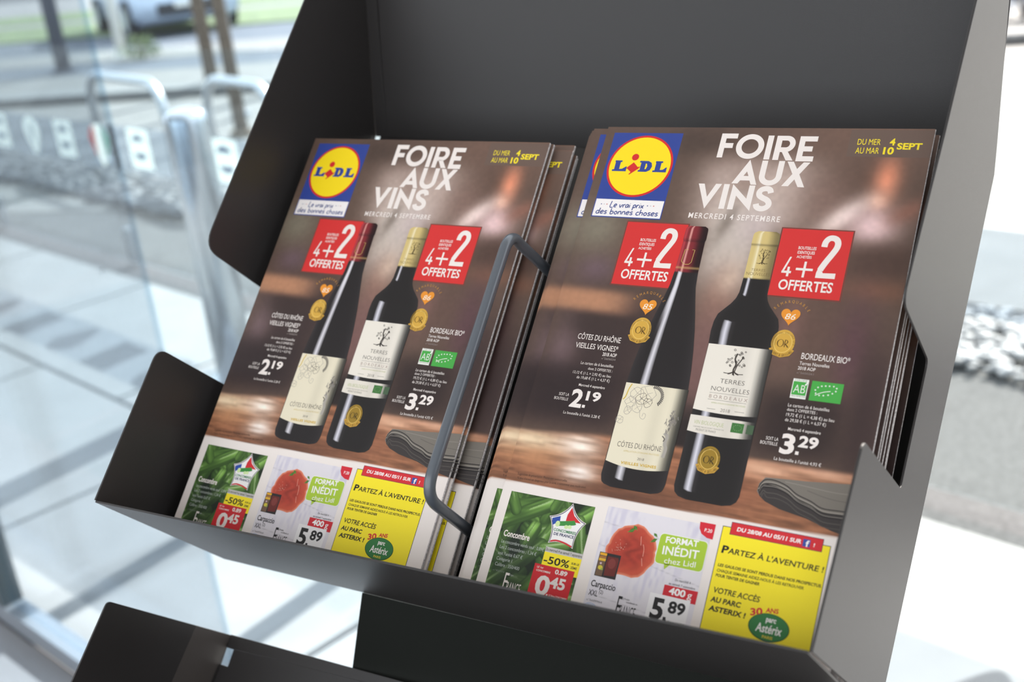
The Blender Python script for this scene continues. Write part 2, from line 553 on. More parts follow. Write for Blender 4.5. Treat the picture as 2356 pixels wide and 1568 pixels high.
class Ink:
    """collects flat printed shapes in leaflet coordinates; one mesh per printed element"""

    def __init__(s): s.v = []; s.f = []; s.c = []

    def add(s, pts, faces, colr, layer):
        b = len(s.v)
        for p in pts: s.v.append(loc(p[0], p[1], layer))
        if isinstance(colr, list): s.c.extend(colr)
        else: s.c.extend([colr] * len(pts))
        s.f.extend([tuple(b + i for i in f) for f in faces])

    def poly(s, pts, colr, layer, holes=()):
        loops = [[Vector((p[0], -p[1], 0)) for p in pts]] + [[Vector((p[0], -p[1], 0)) for p in h] for h in holes]
        tris = tessellate_polygon(loops)
        allp = [p for l in ([pts] + list(holes)) for p in l]
        fs = []
        for t in tris:
            a, b, c = [allp[i] for i in t]
            ar = (b[0] - a[0]) * (c[1] - a[1]) - (c[0] - a[0]) * (b[1] - a[1])
            fs.append(tuple(t) if ar < 0 else (t[0], t[2], t[1]))
        s.add(allp, fs, colr, layer)

    def rect(s, u0, v0, u1, v1, colr, layer): s.poly([(u0, v0), (u1, v0), (u1, v1), (u0, v1)], colr, layer)

    def ell(s, cu, cv, ru, rv, colr, layer, n=40):
        s.poly([(cu + ru * math.cos(2 * math.pi * k / n), cv + rv * math.sin(2 * math.pi * k / n)) for k in range(n)], colr, layer)

    def ring(s, cu, cv, ro, ri, colr, layer, a0=0, a1=360, n=40, ry=None, riy=None):
        ry = ry or ro; riy = riy or ri
        pts, fs = [], []
        for k in range(n + 1):
            a = math.radians(a0 + (a1 - a0) * k / n)
            pts += [(cu + ro * math.cos(a), cv + ry * math.sin(a)), (cu + ri * math.cos(a), cv + riy * math.sin(a))]
        for k in range(n): fs.append((2 * k, 2 * k + 1, 2 * k + 3, 2 * k + 2))
        s.add(pts, fs, colr, layer)

    def stroke(s, path, w, colr, layer, taper=False):
        P = [Vector(p) for p in path]
        pts, fs = [], []
        n = len(P)
        for i, p in enumerate(P):
            t = (P[min(n - 1, i + 1)] - P[max(0, i - 1)])
            if t.length < 1e-9: t = Vector((1, 0))
            t.normalize()
            nn = Vector((-t.y, t.x)) * w / 2
            if taper: nn *= max(0.15, 1 - i / (n - 1))
            pts += [tuple(p + nn), tuple(p - nn)]
        for i in range(n - 1): fs.append((2 * i, 2 * i + 1, 2 * i + 3, 2 * i + 2))
        s.add(pts, fs, colr, layer)

    def curve(s, ctrl, w, colr, layer, n=6):
        """smooth stroke through control points"""
        P = [Vector(p) for p in ctrl]
        out = []
        for i in range(len(P) - 1):
            p0 = P[max(0, i - 1)]; p1 = P[i]; p2 = P[i + 1]; p3 = P[min(len(P) - 1, i + 2)]
            for k in range(n):
                t = k / n
                out.append(0.5 * ((2 * p1) + (p2 - p0) * t + (2 * p0 - 5 * p1 + 4 * p2 - p3) * t * t + (3 * p1 - p0 - 3 * p2 + p3) * t ** 3))
        out.append(P[-1])
        s.stroke(out, w, colr, layer)

    def text(s, body, u0, u1, vb, cap, colr, layer, bold=0.0, shear=0.0, rot=0.0, spacing=1.0):
        """fit text between u0..u1 with its baseline on v=vb and capitals cap tall"""
        co, fs, mn, mx = glyphs(body, bold, spacing)
        sx = (u1 - u0) / (mx - mn); sy = cap / CAPH
        ca, sa = math.cos(rot), math.sin(rot)
        pts = []
        for x, y in co:
            X = (x - mn) * sx + shear * y * sy; Y = y * sy
            pts.append((u0 + X * ca - Y * sa, vb - X * sa - Y * ca))
        s.add(pts, fs, colr, layer)

    def arctext(s, body, cu, cv, r, a0, a1, cap, colr, layer, bold=0.0, inside=False, wf=0.75):
        n = len(body)
        for i, ch in enumerate(body):
            if ch == ' ': continue
            a = math.radians(a0 + (a1 - a0) * (i + 0.5) / n)
            co, fs, mn, mx = glyphs(ch, bold)
            sy = cap / CAPH; sx = sy * wf
            t = Vector((-math.sin(a), math.cos(a))) if not inside else Vector((math.sin(a), -math.cos(a)))
            if a1 < a0: t = -t
            up = Vector((math.cos(a), math.sin(a))) if not inside else -Vector((math.cos(a), math.sin(a)))
            base = Vector((cu + r * math.cos(a), cv + r * math.sin(a)))
            tt = Vector((math.cos(a + math.pi / 2), math.sin(a + math.pi / 2)))
            if inside: tt = -tt
            pts = []
            for x, y in co:
                p = base + tt * ((x - (mn + mx) / 2) * sx) + up * (y * sy)
                pts.append((p.x, p.y))
            s.add(pts, fs, colr, layer)

    def raster(s, u0, u1, v0, v1, nu, nv, fn, layer):
        uu, vv = np.meshgrid(np.linspace(u0, u1, nu + 1), np.linspace(v0, v1, nv + 1))
        rgb = fn(uu, vv)
        s.strip_grid(uu, vv, rgb, layer)

    def strip_grid(s, uu, vv, rgb, layer):
        nv, nu = uu.shape
        b = len(s.v)
        lv = np.clip(rgb, 0, 255) / 255.0
        lv = np.where(lv <= 0.04045, lv / 12.92, ((lv + 0.055) / 1.055) ** 2.4) * ALB
        lv = np.minimum(lv, 0.85).reshape(-1, 3)
        s.v.extend([loc(a, c, layer) for a, c in zip(uu.ravel().tolist(), vv.ravel().tolist())])
        s.c.extend(map(tuple, lv.tolist()))
        for j in range(nv - 1):
            r0 = b + j * nu; r1 = r0 + nu
            s.f.extend([(r0 + i, r1 + i, r1 + i + 1, r0 + i + 1) for i in range(nu - 1)])

    def mesh(s, name):
        me = bpy.data.meshes.new(name)
        me.from_pydata(s.v, [], s.f)
        a = me.color_attributes.new('Col', 'FLOAT_COLOR', 'POINT')
        arr = np.ones((len(s.v), 4), 'f'); arr[:, :3] = np.array(s.c, 'f')
        a.data.foreach_set('color', arr.ravel())
        me.materials.append(M_print)
        me.update()
        return me


rng = np.random.default_rng(7)


def vnoise(u, v, sc, seed):
    """smooth value noise"""
    g = np.random.default_rng(seed).random((96, 96))
    x = u * sc; y = v * sc
    xi = np.floor(x).astype(int); yi = np.floor(y).astype(int)
    fx = x - xi; fy = y - yi
    fx = fx * fx * (3 - 2 * fx); fy = fy * fy * (3 - 2 * fy)
    G = lambda a, b: g[a % 96, b % 96]
    return (G(xi, yi) * (1 - fx) + G(xi + 1, yi) * fx) * (1 - fy) + (G(xi, yi + 1) * (1 - fx) + G(xi + 1, yi + 1) * fx) * fy


def sstep(a, b, x):
    t = np.clip((x - a) / (b - a), 0, 1)
    return t * t * (3 - 2 * t)


WHITE = (232, 220, 212)


def cover_fn(u, v):
    u0 = u
    base = np.empty(u.shape + (3,))
    base[:] = (88, 69, 59)

    def blob(cu, cv, ru, rv, c, a=1.0, p=2.0, rot=0.0):
        du, dv = u - cu, v - cv
        x = du * math.cos(rot) + dv * math.sin(rot); y = -du * math.sin(rot) + dv * math.cos(rot)
        w = a * np.exp(-((np.abs(x) / ru) ** p + (np.abs(y) / rv) ** p))
        base[:] = base * (1 - w[..., None]) + np.array(c) * w[..., None]

    # out-of-focus wine cellar behind the bottles
    blob(0.9, 0.02, 0.35, 0.12, (108, 82, 70), .9)
    blob(0.32, 0.05, 0.12, 0.06, (66, 52, 45), .8)
    blob(0.06, 0.36, 0.10, 0.09, (122, 114, 98), .85)
    blob(0.10, 0.50, 0.07, 0.05, (106, 84, 96), .6)
    blob(0.53, 0.225, 0.185, 0.125, (180, 158, 147), .96, 4)
    blob(0.75, 0.24, 0.08, 0.10, (128, 100, 90), .7, 2)
    blob(0.50, 0.19, 0.05, 0.05, (112, 88, 76), .5)
    blob(0.50, 0.40, 0.095, 0.15, (190, 176, 165), .97, 3)
    blob(0.47, 0.32, 0.02, 0.06, (90, 78, 68), .6, 2, .3)
    blob(0.56, 0.33, 0.06, 0.06, (182, 164, 160), .75, 2)
    blob(0.50, 0.58, 0.06, 0.12, (138, 104, 90), .9, 2)
    blob(0.52, 0.50, 0.035, 0.05, (196, 168, 148), .7, 2, .3)
    blob(0.49, 0.76, 0.05, 0.16, (112, 80, 76), .85, 3)
    blob(0.49, 0.97, 0.05, 0.09, (34, 27, 26), .9, 3)
    blob(0.86, 0.16, 0.075, 0.10, (88, 66, 56), .8)
    blob(0.898, 0.165, 0.036, 0.072, (212, 132, 100), .98, 2)
    blob(0.885, 0.235, 0.028, 0.025, (226, 168, 138), .8)
    blob(0.80, 0.285, 0.09, 0.032, (224, 200, 190), .97, 2, -.75)
    blob(0.885, 0.31, 0.07, 0.06, (224, 188, 186), .97, 2)
    blob(0.97, 0.26, 0.06, 0.03, (140, 92, 76), .7, 2, -.6)
    blob(0.93, 0.42, 0.10, 0.06, (72, 52, 44), .85, 3)
    blob(0.93, 0.50, 0.11, 0.035, (116, 78, 60), .8, 2)
    blob(0.78, 0.62, 0.12, 0.10, (92, 68, 60), .7)
    blob(0.90, 0.68, 0.05, 0.16, (84, 56, 62), .75, 2)
    blob(0.72, 0.62, 0.035, 0.12, (122, 88, 80), .7, 2)
    blob(0.97, 0.85, 0.05, 0.2, (50, 36, 36), .8, 3)
    # left lower cellar
    blob(0.20, 0.72, 0.17, 0.16, (52, 39, 38), .92, 3)
    blob(0.06, 0.78, 0.05, 0.13, (112, 90, 92), .75, 2)
    blob(0.19, 0.66, 0.13, 0.055, (56, 43, 40), .9, 3)
    blob(0.085, 0.60, 0.16, 0.038, (172, 122, 92), .95, 4, .03)
    blob(0.12, 0.90, 0.20, 0.10, (42, 31, 31), .96, 4)
    blob(0.80, 0.90, 0.13, 0.10, (44, 33, 31), .96, 4)
    # wooden table
    n1 = vnoise(u * 1.2, v * 9, 12, 3); n2 = vnoise(u * 2, v * 24, 14, 4)
    wood = np.empty_like(base); wood[:] = (128, 84, 60)
    wood *= (0.72 + 0.42 * n1 + 0.25 * n2)[..., None]

    def wb(cu, cv, ru, rv, c, a):
        w = a * np.exp(-(((u - cu) / ru) ** 2 + ((v - cv) / rv) ** 2)) * (0.65 + 0.7 * n1)
        w = np.clip(w, 0, 1)
        wood[:] = wood * (1 - w[..., None]) + np.array(c) * w[..., None]
    wb(0.05, 1.055, 0.10, 0.035, (238, 214, 178), .9)
    wb(0.20, 1.05, 0.07, 0.035, (240, 222, 206), .9)
    wb(0.22, 1.125, 0.055, 0.03, (236, 222, 212), .9)
    wb(0.08, 1.10, 0.09, 0.03, (176, 124, 88), .7)
    wb(0.62, 1.10, 0.13, 0.06, (134, 84, 62), .7)
    wb(0.74, 1.03, 0.10, 0.028, (208, 160, 130), .85)
    wb(0.90, 1.02, 0.10, 0.02, (196, 148, 120), .8)
    wb(0.38, 1.17, 0.2, 0.025, (84, 54, 42), .7)
    edge = 1.005 + 0.02 * sstep(.3, .0, u) - 0.0 * u
    tw = sstep(-0.006, 0.012, v - edge) * (1 - 0.0)
    base[:] = base * (1 - tw[..., None]) + wood * tw[..., None]
    # folded napkin
    base *= (0.97 + 0.06 * vnoise(u, v, 90, 9))[..., None]
    base *= 1.06
    # white lower part of the page
    wline = 1.186 - 0.014 * u
    wm = sstep(-0.0015, 0.0015, v - wline)[..., None]
    base[:] = base * (1 - wm) + np.array(WHITE) * wm
    return base


def cucumber_fn(u, v):
    base = np.empty(u.shape + (3,)); base[:] = (30, 40, 26)
    r = np.random.default_rng(12)
    items = []
    for k in range(30):
        items.append((r.uniform(.02, .31), r.uniform(1.2, 1.5), r.uniform(-1.5, 1.5), r.uniform(.075, .12), r.uniform(.019, .026), r.uniform(.45, .95)))
    items += [(0.10, 1.265, -0.5, .10, .024, 1.0), (0.185, 1.225, -1.2, .03, .017, 1.15), (0.28, 1.245, -.7, .07, .022, 1.15), (.10, 1.42, -.8, .12, .024, .7), (0.128, 1.325, -1.2, .043, .022, 1.3),
              (0.05, 1.245, 1.0, .04, .018, .9), (0.28, 1.32, 1.25, .08, .021, .85), (0.21, 1.345, -.3, .05, .018, 1.1), (0.26, 1.49, -.4, .07, .022, 1.0), (.16, 1.46, -.9, .08, .02, .8)]
    for cu, cv, a, L, R, br in items:
        du, dv = u - cu, v - cv
        x = du * math.cos(a) + dv * math.sin(a); y = -du * math.sin(a) + dv * math.cos(a)
        ex = np.clip(np.abs(x) - (L - R), 0, None)
        d = np.sqrt(ex ** 2 + y ** 2) / R
        mk = sstep(1.02, .92, d)
        sh = np.clip(1 - d ** 2, 0, 1) ** .5
        streak = vnoise(x * .25 + cu, y * 2.2 + cv, 75, 21)
        tt = np.clip(0.25 + .75 * sh * (0.6 + .4 * np.cos((y / R - -.35) * 2.0)), 0, 1) * br
        c = np.array((26, 44, 20)) + (np.array((116, 156, 72)) - np.array((26, 44, 20))) * np.clip(tt * (0.45 + .75 * streak), 0, 1.25)[..., None]
        hl = np.exp(-((y / R + .35) / .16) ** 2) * (streak > .55) * br * .55 * sstep(1, .6, np.abs(x) / L)
        c = c + (np.array((205, 215, 180)) - c) * np.clip(hl, 0, .8)[..., None]
        base[:] = base * (1 - mk[..., None]) + c * mk[..., None]
    dk = sstep(.075, .03, np.abs(u - .10)) * sstep(1.30, 1.36, v) * .45
    base[:] = base * (1 - dk[..., None]) + np.array((34, 42, 32)) * dk[..., None]
    return base


def board_fn(u, v):
    base = np.empty(u.shape + (3,)); base[:] = (220, 212, 215)
    n = vnoise(u * 3, v * .9 + u * .5, 40, 31) * vnoise(u, v, 8, 33)
    base -= (16 * sstep(.25, .75, n))[..., None] * np.array((1.1, 1.1, .5))
    for a, b in ((1.34, .18), (1.265, .10), (1.46, .1)):
        ln = np.exp(-(((v - a) - b * (u - .5)) / .0012) ** 2)
        base -= 22 * ln[..., None]
    return base


def meat_fn_colors(t, ang):
    pass


# ---- letter shapes for the big headline (geometric capitals drawn as strokes)
TW = 0.0172


def headline():
    k = Ink(); c = C(*WHITE); L = 1
    R = k.rect
    # F O I R E
    R(.388, .0205, .4052, .1035, c, L); R(.4052, .0205, .4395, .0375, c, L); R(.4052, .0535, .4305, .0705, c, L)
    k.ring(.4840, .0642, .0428, .0256, c, L, ry=.0422, riy=.025)
    R(.5335, .0262, .5510, .1072, c, L)
    R(.5605, .0265, .5780, .1082, c, L)
    R(.5780, .0265, .5925, .0425, c, L); R(.5780, .0655, .5925, .0815, c, L)
    k.ring(.5922, .0540, .0270, .0105, c, L, -90, 90, 20, ry=.0275, riy=.0115)
    k.poly([(.5800, .0750), (.6010, .0790), (.6216, .1090), (.6010, .1090)], c, L)
    R(.6297, .0275, .6467, .1110, c, L); R(.6467, .0275, .6818, .0445, c, L); R(.6467, .0610, .6722, .0780, c, L); R(.6467, .0940, .6800, .1110, c, L)
    # A U X
    k.poly([(.4952, .1090), (.5315, .1922), (.5139, .1922), (.5080, .1790), (.4795, .1790), (.4732, .1898), (.4550, .1898)], c, L, [[(.4941, .1487), (.5015, .1640), (.4862, .1640)]])
    R(.5330, .1112, .5503, .1630, c, L); R(.5833, .1112, .6006, .1630, c, L)
    k.ring(.5668, .1615, .0338, .0165, c, L, 0, 180, 24, ry=.032, riy=.015)
    k.poly([(.6078, .1125), (.6265, .1128), (.6407, .1365), (.6558, .1141), (.6754, .1143), (.6508, .1538), (.6732, .1955), (.6538, .1952), (.6399, .1708), (.6254, .1938), (.6058, .1936), (.6303, .1533)], c, L)
    # V I N S
    k.poly([(.3541, .1940), (.3728, .1940), (.3900, .2375), (.4085, .1932), (.4273, .1932), (.3905, .2775)], c, L)
    R(.4340, .1930, .4515, .2756, c, L)
    k.poly([(.4617, .1925), (.5118, .2392), (.5122, .1947), (.5298, .1947), (.5290, .2787), (.4785, .2302), (.4780, .2761), (.4607, .2761)], c, L)
    sp = [(.5806, .2178), (.5770, .2085), (.5690, .2040), (.5600, .2042), (.5505, .2085), (.5462, .2170), (.5490, .2270), (.5590, .2340), (.5720, .2400), (.5800, .2480), (.5815, .2570), (.5760, .2650), (.5660, .2695), (.5550, .2685), (.5470, .2630), (.5440, .2545)]
    k.curve(sp, TW, c, L, 5)
    k.text('MERCREDI 4 SEPTEMBRE', .348, .6255, .3097, .0172, c, L, 0.012, spacing=1.25)
    return k.mesh('headline_lettering')


HAND = {
    'L': (0.55, [[(.12, 0), (.05, .95), (.5, .98)]]), 'e': (.5, [[(.05, .72), (.40, .66), (.38, .50), (.22, .46), (.07, .68), (.12, .92), (.42, .92)]]),
    'v': (.5, [[(.03, .5), (.2, .97), (.44, .48)]]), 'r': (.42, [[(.08, .48), (.08, .97)], [(.08, .65), (.22, .5), (.38, .5)]]),
    'a': (.52, [[(.42, .52), (.22, .47), (.05, .72), (.15, .95), (.38, .75), (.42, .5), (.42, .97)]]), 'i': (.22, [[(.1, .5), (.1, .97)], [(.11, .26), (.13, .32)]]),
    'p': (.52, [[(.1, .5), (.08, 1.35)], [(.1, .62), (.28, .46), (.44, .66), (.3, .92), (.1, .88)]]), 'x': (.5, [[(.05, .5), (.43, .97)], [(.43, .48), (.05, .97)]]),
    'd': (.56, [[(.42, .55), (.22, .48), (.05, .74), (.18, .97), (.4, .8), (.46, .05), (.42, .98)]]), 's': (.44, [[(.38, .5), (.15, .5), (.12, .66), (.34, .78), (.3, .95), (.05, .93)]]),
    'b': (.55, [[(.1, .05), (.08, .95)], [(.1, .65), (.3, .48), (.46, .7), (.3, .96), (.08, .93)]]), 'o': (.5, [[(.25, .47), (.06, .7), (.22, .97), (.44, .74), (.25, .47)]]),
    'n': (.52, [[(.08, .48), (.07, .97)], [(.08, .65), (.25, .48), (.4, .58), (.42, .97)]]), 'c': (.44, [[(.38, .52), (.18, .49), (.05, .75), (.18, .96), (.4, .92)]]),
    'h': (.54, [[(.1, .05), (.07, .97)], [(.08, .68), (.26, .5), (.4, .6), (.43, .97)]]), ' ': (.35, []),
}


def hand(k, body, u0, u1, v0, h, c, layer, w):
    tot = sum(HAND[ch][0] for ch in body)
    sx = (u1 - u0) / tot
    x = u0
    for ch in body:
        wd, st_ = HAND[ch]
        for p in st_:
            k.curve([(x + a * sx + (1 - b) * .08 * h, v0 + b * h) for a, b in p], w, c, layer, 4)
        x += wd * sx


def slab_L(k, x, v0, v1, w, c, layer):
    h = v1 - v0
    k.poly([(x + .004, v0), (x + .028, v0), (x + .028, v0 + .006), (x + .0235, v0 + .006), (x + .0235, v1 - .008), (x + .033, v1 - .009), (x + w - .003, v0 + h * .55), (x + w, v0 + h * .55), (x + w, v1), (x, v1), (x, v1 - .006), (x + .006, v1 - .006), (x + .006, v0 + .006), (x + .004, v0 + .006)], c, layer)


def shop_logo():
    k = Ink()
    blue, red, yel = C(48, 66, 140), C(206, 40, 40), C(246, 212, 24)
    k.rect(.0285, .0215, .2622, .3220, blue, 1)
    cu, cv = .1455, .1400
    k.ell(cu, cv, .1090, .1090, red, 2, 56)
    k.ell(cu, cv, .1020, .1020, yel, 3, 56)
    v0, v1 = .1215, .1600
    slab_L(k, .0555, v0, v1, .048, blue, 4)
    slab_L(k, .1930, v0, v1, .045, blue, 4)
    # D
    k.poly([(.1440, v0), (.1720, v0), (.1835, v0 + .006), (.1880, v0 + .019), (.1835, v1 - .006), (.1720, v1), (.1440, v1), (.1440, v1 - .006), (.1490, v1 - .006), (.1490, v0 + .006), (.1440, v0 + .006)], blue, 4,
           [[(.1650, v0 + .009), (.1690, v0 + .010), (.1715, v0 + .019), (.1690, v1 - .010), (.1650, v1 - .009)]])
    # the red tilted i
    k.ell(.1240, .1090, .0118, .0118, red, 5, 24)
    k.poly([(.1235, .1275), (.1405, .1440), (.1500, .1412), (.1435, .1500), (.1180, .1715), (.1155, .1700), (.1210, .1620), (.1060, .1500), (.1010, .1525), (.1065, .1440)], red, 5)
    me = k.mesh('shop_logo')
    t = Ink()
    t.rect(.0315, .2590, .2592, .3185, C(236, 228, 224), 2)
    ink = C(44, 62, 128)
    hand(t, 'Le vrai prix', .083, .197, .2655, .0215, ink, 3, .0030)
    hand(t, 'des bonnes choses', .0405, .250, .2895, .0215, ink, 3, .0030)
    for i, (x, cc) in enumerate(((.053, ink), (.0625, C(190, 184, 190)), (.072, C(196, 80, 70)), (.2085, ink), (.219, C(190, 184, 190)), (.229, C(196, 80, 70)))):
        t.ell(x, .277, .0019, .0019, cc, 3, 10)
    return me, t.mesh('slogan_panel')


def date_box():
    k = Ink(); y = C(240, 214, 40)
    k.rect(.7725, .005, .9995, .0922, C(104, 84, 74), 1)
    k.text('DU MER', .7962, .8602, .0532, .0188, y, 2, 0.0)
    k.text('AU MAR', .7952, .8602, .0815, .0192, y, 2, 0.0)
    k.text('4', .8850, .9000, .0534, .0205, y, 2, 0.045)
    k.text('10', .8716, .9006, .0822, .0212, y, 2, 0.045)
    k.text('SEPT', .9066, .9740, .0660, .0190, y, 2, 0.05)
    return k.mesh('date_box')


def promo(dx, dv, wr):
    """red badge; dx,dv offset from the left badge"""
    k = Ink(); c = C(*WHITE)
    rd = C(206, 48, 46)
    u0, v0, u1, v1 = .1598, .3335, .1598 + wr, .5420
    for a, b, r_ in ((-.0035, .0035, C(150, 40, 36)), (-.0025, .0025, C(90, 66, 56)), (0, 0, rd)):
        k.rect(u0 + dx + a, v0 + dv + a, u1 + dx + b, v1 + dv + b, r_, 1 + (0 if a == -.0035 else 1 if a else 2) * .5)
    T = lambda s, a, b, vb, cap, bo: k.text(s, a + dx, b + dx, vb + dv, cap, c, 4, bo)
    T('BOUTEILLES', .2165, .2667, .3962, .0090, .015); T('IDENTIQUES', .2165, .2649, .4100, .0090, .015); T('ACHETÉES', .2168, .2588, .4233, .0078, .015)
    # tall condensed 4 + 2
    w = .0062
    k.poly([(.1990 + dx, .4210 + dv), (.2040 + dx, .4212 + dv), (.1905 + dx, .4640 + dv), (.1840 + dx, .4660 + dv)], c, 4)
    k.rect(.1835 + dx, .4645 + dv, .2105 + dx, .4715 + dv, c, 4)
    k.rect(.1985 + dx, .4520 + dv, .2050 + dx, .4815 + dv, c, 4.5)
    k.rect(.2222 + dx, .4535 + dv, .2695 + dx, .4605 + dv, c, 4)
    k.rect(.2424 + dx, .4330 + dv, .2490 + dx, .4815 + dv, c, 4.5)
    two = [(.2870, .3850), (.2885, .3700), (.2960, .3590), (.3065, .3565), (.3175, .3610), (.3230, .3720), (.3220, .3860), (.3150, .4020), (.2990, .4330), (.2890, .4560)]
    k.curve([(a + dx, b + dv) for a, b in two], .0172, c, 4, 5)
    k.poly([(.2800 + dx, .4800 + dv), (.2800 + dx, .4640 + dv), (.2830 + dx, .4520 + dv), (.2960 + dx, .4600 + dv), (.2985 + dx, .4645 + dv), (.3335 + dx, .4630 + dv), (.3335 + dx, .4795 + dv)], c, 4.5)
    T('OFFERTES', .1835, .3335, .5215, .0295, .02)
    return k.mesh('promo_badge')


def bottle_grid(k, cen, prof, colfn, layer, ncol=14, nrow=150):
    vs_ = np.array([p[0] for p in prof]); hw = np.array([p[1] for p in prof])
    vv = np.linspace(vs_[0], vs_[-1], nrow)
    w = np.interp(vv, vs_, hw)
    t = np.linspace(-1, 1, ncol + 1)
    uu = cen + w[:, None] * t[None, :]
    bow = 0.0
    V = np.repeat(vv[:, None], ncol + 1, 1)
    rgb = colfn(np.repeat(t[None, :], nrow, 0), V)
    k.strip_grid(uu, V, rgb, layer)


B1 = [(.337, .024), (.341, .032), (.347, .0345), (.380, .0355), (.386, .0335), (.4846, .0362), (.53, .0400), (.5735, .049), (.62, .060), (.6633, .0695), (.732, .0815), (.784, .0885), (.85, .0945), (.95, .0955), (1.12, .0962), (1.138, .091), (1.147, .078), (1.150, .060)]
B2 = [(.342, .026), (.346, .035), (.352, .0385), (.383, .0395), (.388, .0378), (.486, .0382), (.5356, .0402), (.555, .0455), (.572, .0560), (.59, .0720), (.607, .0870), (.63, .0935), (.66, .0955), (.70, .0930), (.80, .0918), (1.08, .0918), (1.115, .0915), (1.132, .086), (1.142, .073), (1.147, .05)]


def bottle1_fn(t, v):
    c = np.empty(t.shape + (3,)); c[:] = (34, 29, 29)
    e = np.abs(t) ** 6
    c += (e * 14)[..., None]
    # red foil capsule
    f = v < .4885
    foil = np.empty_like(c); foil[:] = (118, 34, 40)
    foil = foil * (1.05 - .75 * sstep(-.1, .75, t))[..., None] + (26 * np.exp(-((t + .9) / .12) ** 2))[..., None] * np.array((2.2, 1, 1))
    h = np.exp(-((t + .42) / .10) ** 4)
    foil = foil + (np.array((236, 170, 158)) - foil) * (h * .85)[..., None]
    rim = (np.exp(-((v - .384) / .003) ** 2))[..., None]
    foil = foil * (1 - .4 * rim)
    gold = np.exp(-((v - .472) / .0022) ** 2)
    foil = foil + (np.array((206, 176, 110)) - foil) * (gold * .9)[..., None]
    c[f] = foil[f]
    hl = sstep(.13, .08, np.abs(t + .50 - .06 * sstep(.5, .75, v))) * (v > .4885) * (v < 1.128)
    c = c + (np.array((222, 216, 220)) - c) * (hl * .97)[..., None]
    return c


def bottle2_fn(t, v):
    c = np.empty(t.shape + (3,)); c[:] = (32, 28, 27)
    e = np.abs(t) ** 6
    c += (e * 12)[..., None]
    f = v < .489
    foil = np.empty_like(c); foil[:] = (196, 172, 112)
    foil = foil * (1.05 - .42 * sstep(.0, .95, t))[..., None]
    h = np.exp(-((t + .45) / .12) ** 4)
    foil = foil + (np.array((236, 224, 190)) - foil) * (h * .8)[..., None]
    rim = (np.exp(-((v - .386) / .003) ** 2))[..., None]
    foil = foil * (1 - .3 * rim)
    c[f] = foil[f]
    hl = sstep(.13, .08, np.abs(t + .55)) * (((v > .489) & (v < .545)) | ((v > .625) & (v < 1.12)))
    c = c + (np.array((220, 215, 222)) - c) * (hl * .97)[..., None]
    return c


def label_fn(base):
    def fn(t, v):
        c = np.empty(t.shape + (3,)); c[:] = base
        c *= (1.0 - .78 * sstep(.55, 1.0, t) - .05 * np.exp(-((t - .2) / .2) ** 2))[..., None]
        return c
    return fn


def label_strip(k, cen, hw, v0, v1, fn, layer, bow=.006, n=20):
    t = np.linspace(-1, 1, n + 1)
    rows = np.linspace(0, 1, 24)
    U_ = cen + hw * np.repeat(t[None], 24, 0)
    V_ = v0 + (v1 - v0) * rows[:, None] + bow * (1 - t[None] ** 2) * rows[:, None]
    k.strip_grid(U_, V_, fn(np.repeat(t[None], 24, 0), V_), layer)


def medal(k, cu, cv, r, layer, gold=(206, 160, 66), dark=(92, 66, 26)):
    g = C(*gold); d = C(*dark)
    k.ell(cu, cv, r, r * 1.18, g, layer, 36)
    k.ring(cu, cv, r * .78, r * .72, C(226, 188, 100), layer + .5, ry=r * .92, riy=r * .86)
    k.poly([(cu - r * 1.08, cv + r * .62), (cu - r * .8, cv + r * .5), (cu - r * .3, cv + r * .95), (cu + r * .3, cv + r * .95), (cu + r * .8, cv + r * .5), (cu + r * 1.08, cv + r * .62), (cu + r * .75, cv + r * 1.12), (cu, cv + r * 1.34), (cu - r * .75, cv + r * 1.12)], C(196, 150, 60), layer + .7)
    k.arctext('GILBERT & GAILLARD', cu, cv + r * .02, r * 1.20, 142, 38, r * .2, d, layer + 1.2, .01, True, .62)
    k.arctext('INTERNATIONAL CHALLENGE 2018', cu, cv, r * .84, 170, 370, r * .16, d, layer + 1.2, 0, False, .55)
    k.ring(cu - r * .20, cv + r * .05, r * .30, r * .215, d, layer + 1.2, ry=r * .34, riy=r * .31)
    x = cu + r * .14
    k.rect(x, cv - r * .29, x + r * .07, cv + r * .39, d, layer + 1.2)
    k.ring(x + r * .07, cv - r * .09, r * .22, r * .14, d, layer + 1.2, -90, 90, 14, ry=r * .2, riy=r * .16)
    k.stroke([(x + r * .08, cv + r * .10), (x + r * .36, cv + r * .39)], r * .09, d, layer + 1.2)


def heart(k, cu, cv, w, h, num, layer):
    pts = []
    for i in range(36):
        a = 2 * math.pi * i / 36
        x = 16 * math.sin(a) ** 3
        y = 13 * math.cos(a) - 5 * math.cos(2 * a) - 2 * math.cos(3 * a) - math.cos(4 * a)
        pts.append((cu + x / 32 * w, cv - (y + 2.5) / 29 * h))
    k.poly(pts, C(226, 142, 46), layer)
    k.text(num, cu - w * .28, cu + w * .26, cv + h * .12, h * .34, C(240, 226, 206), layer + 1, .0, .22)


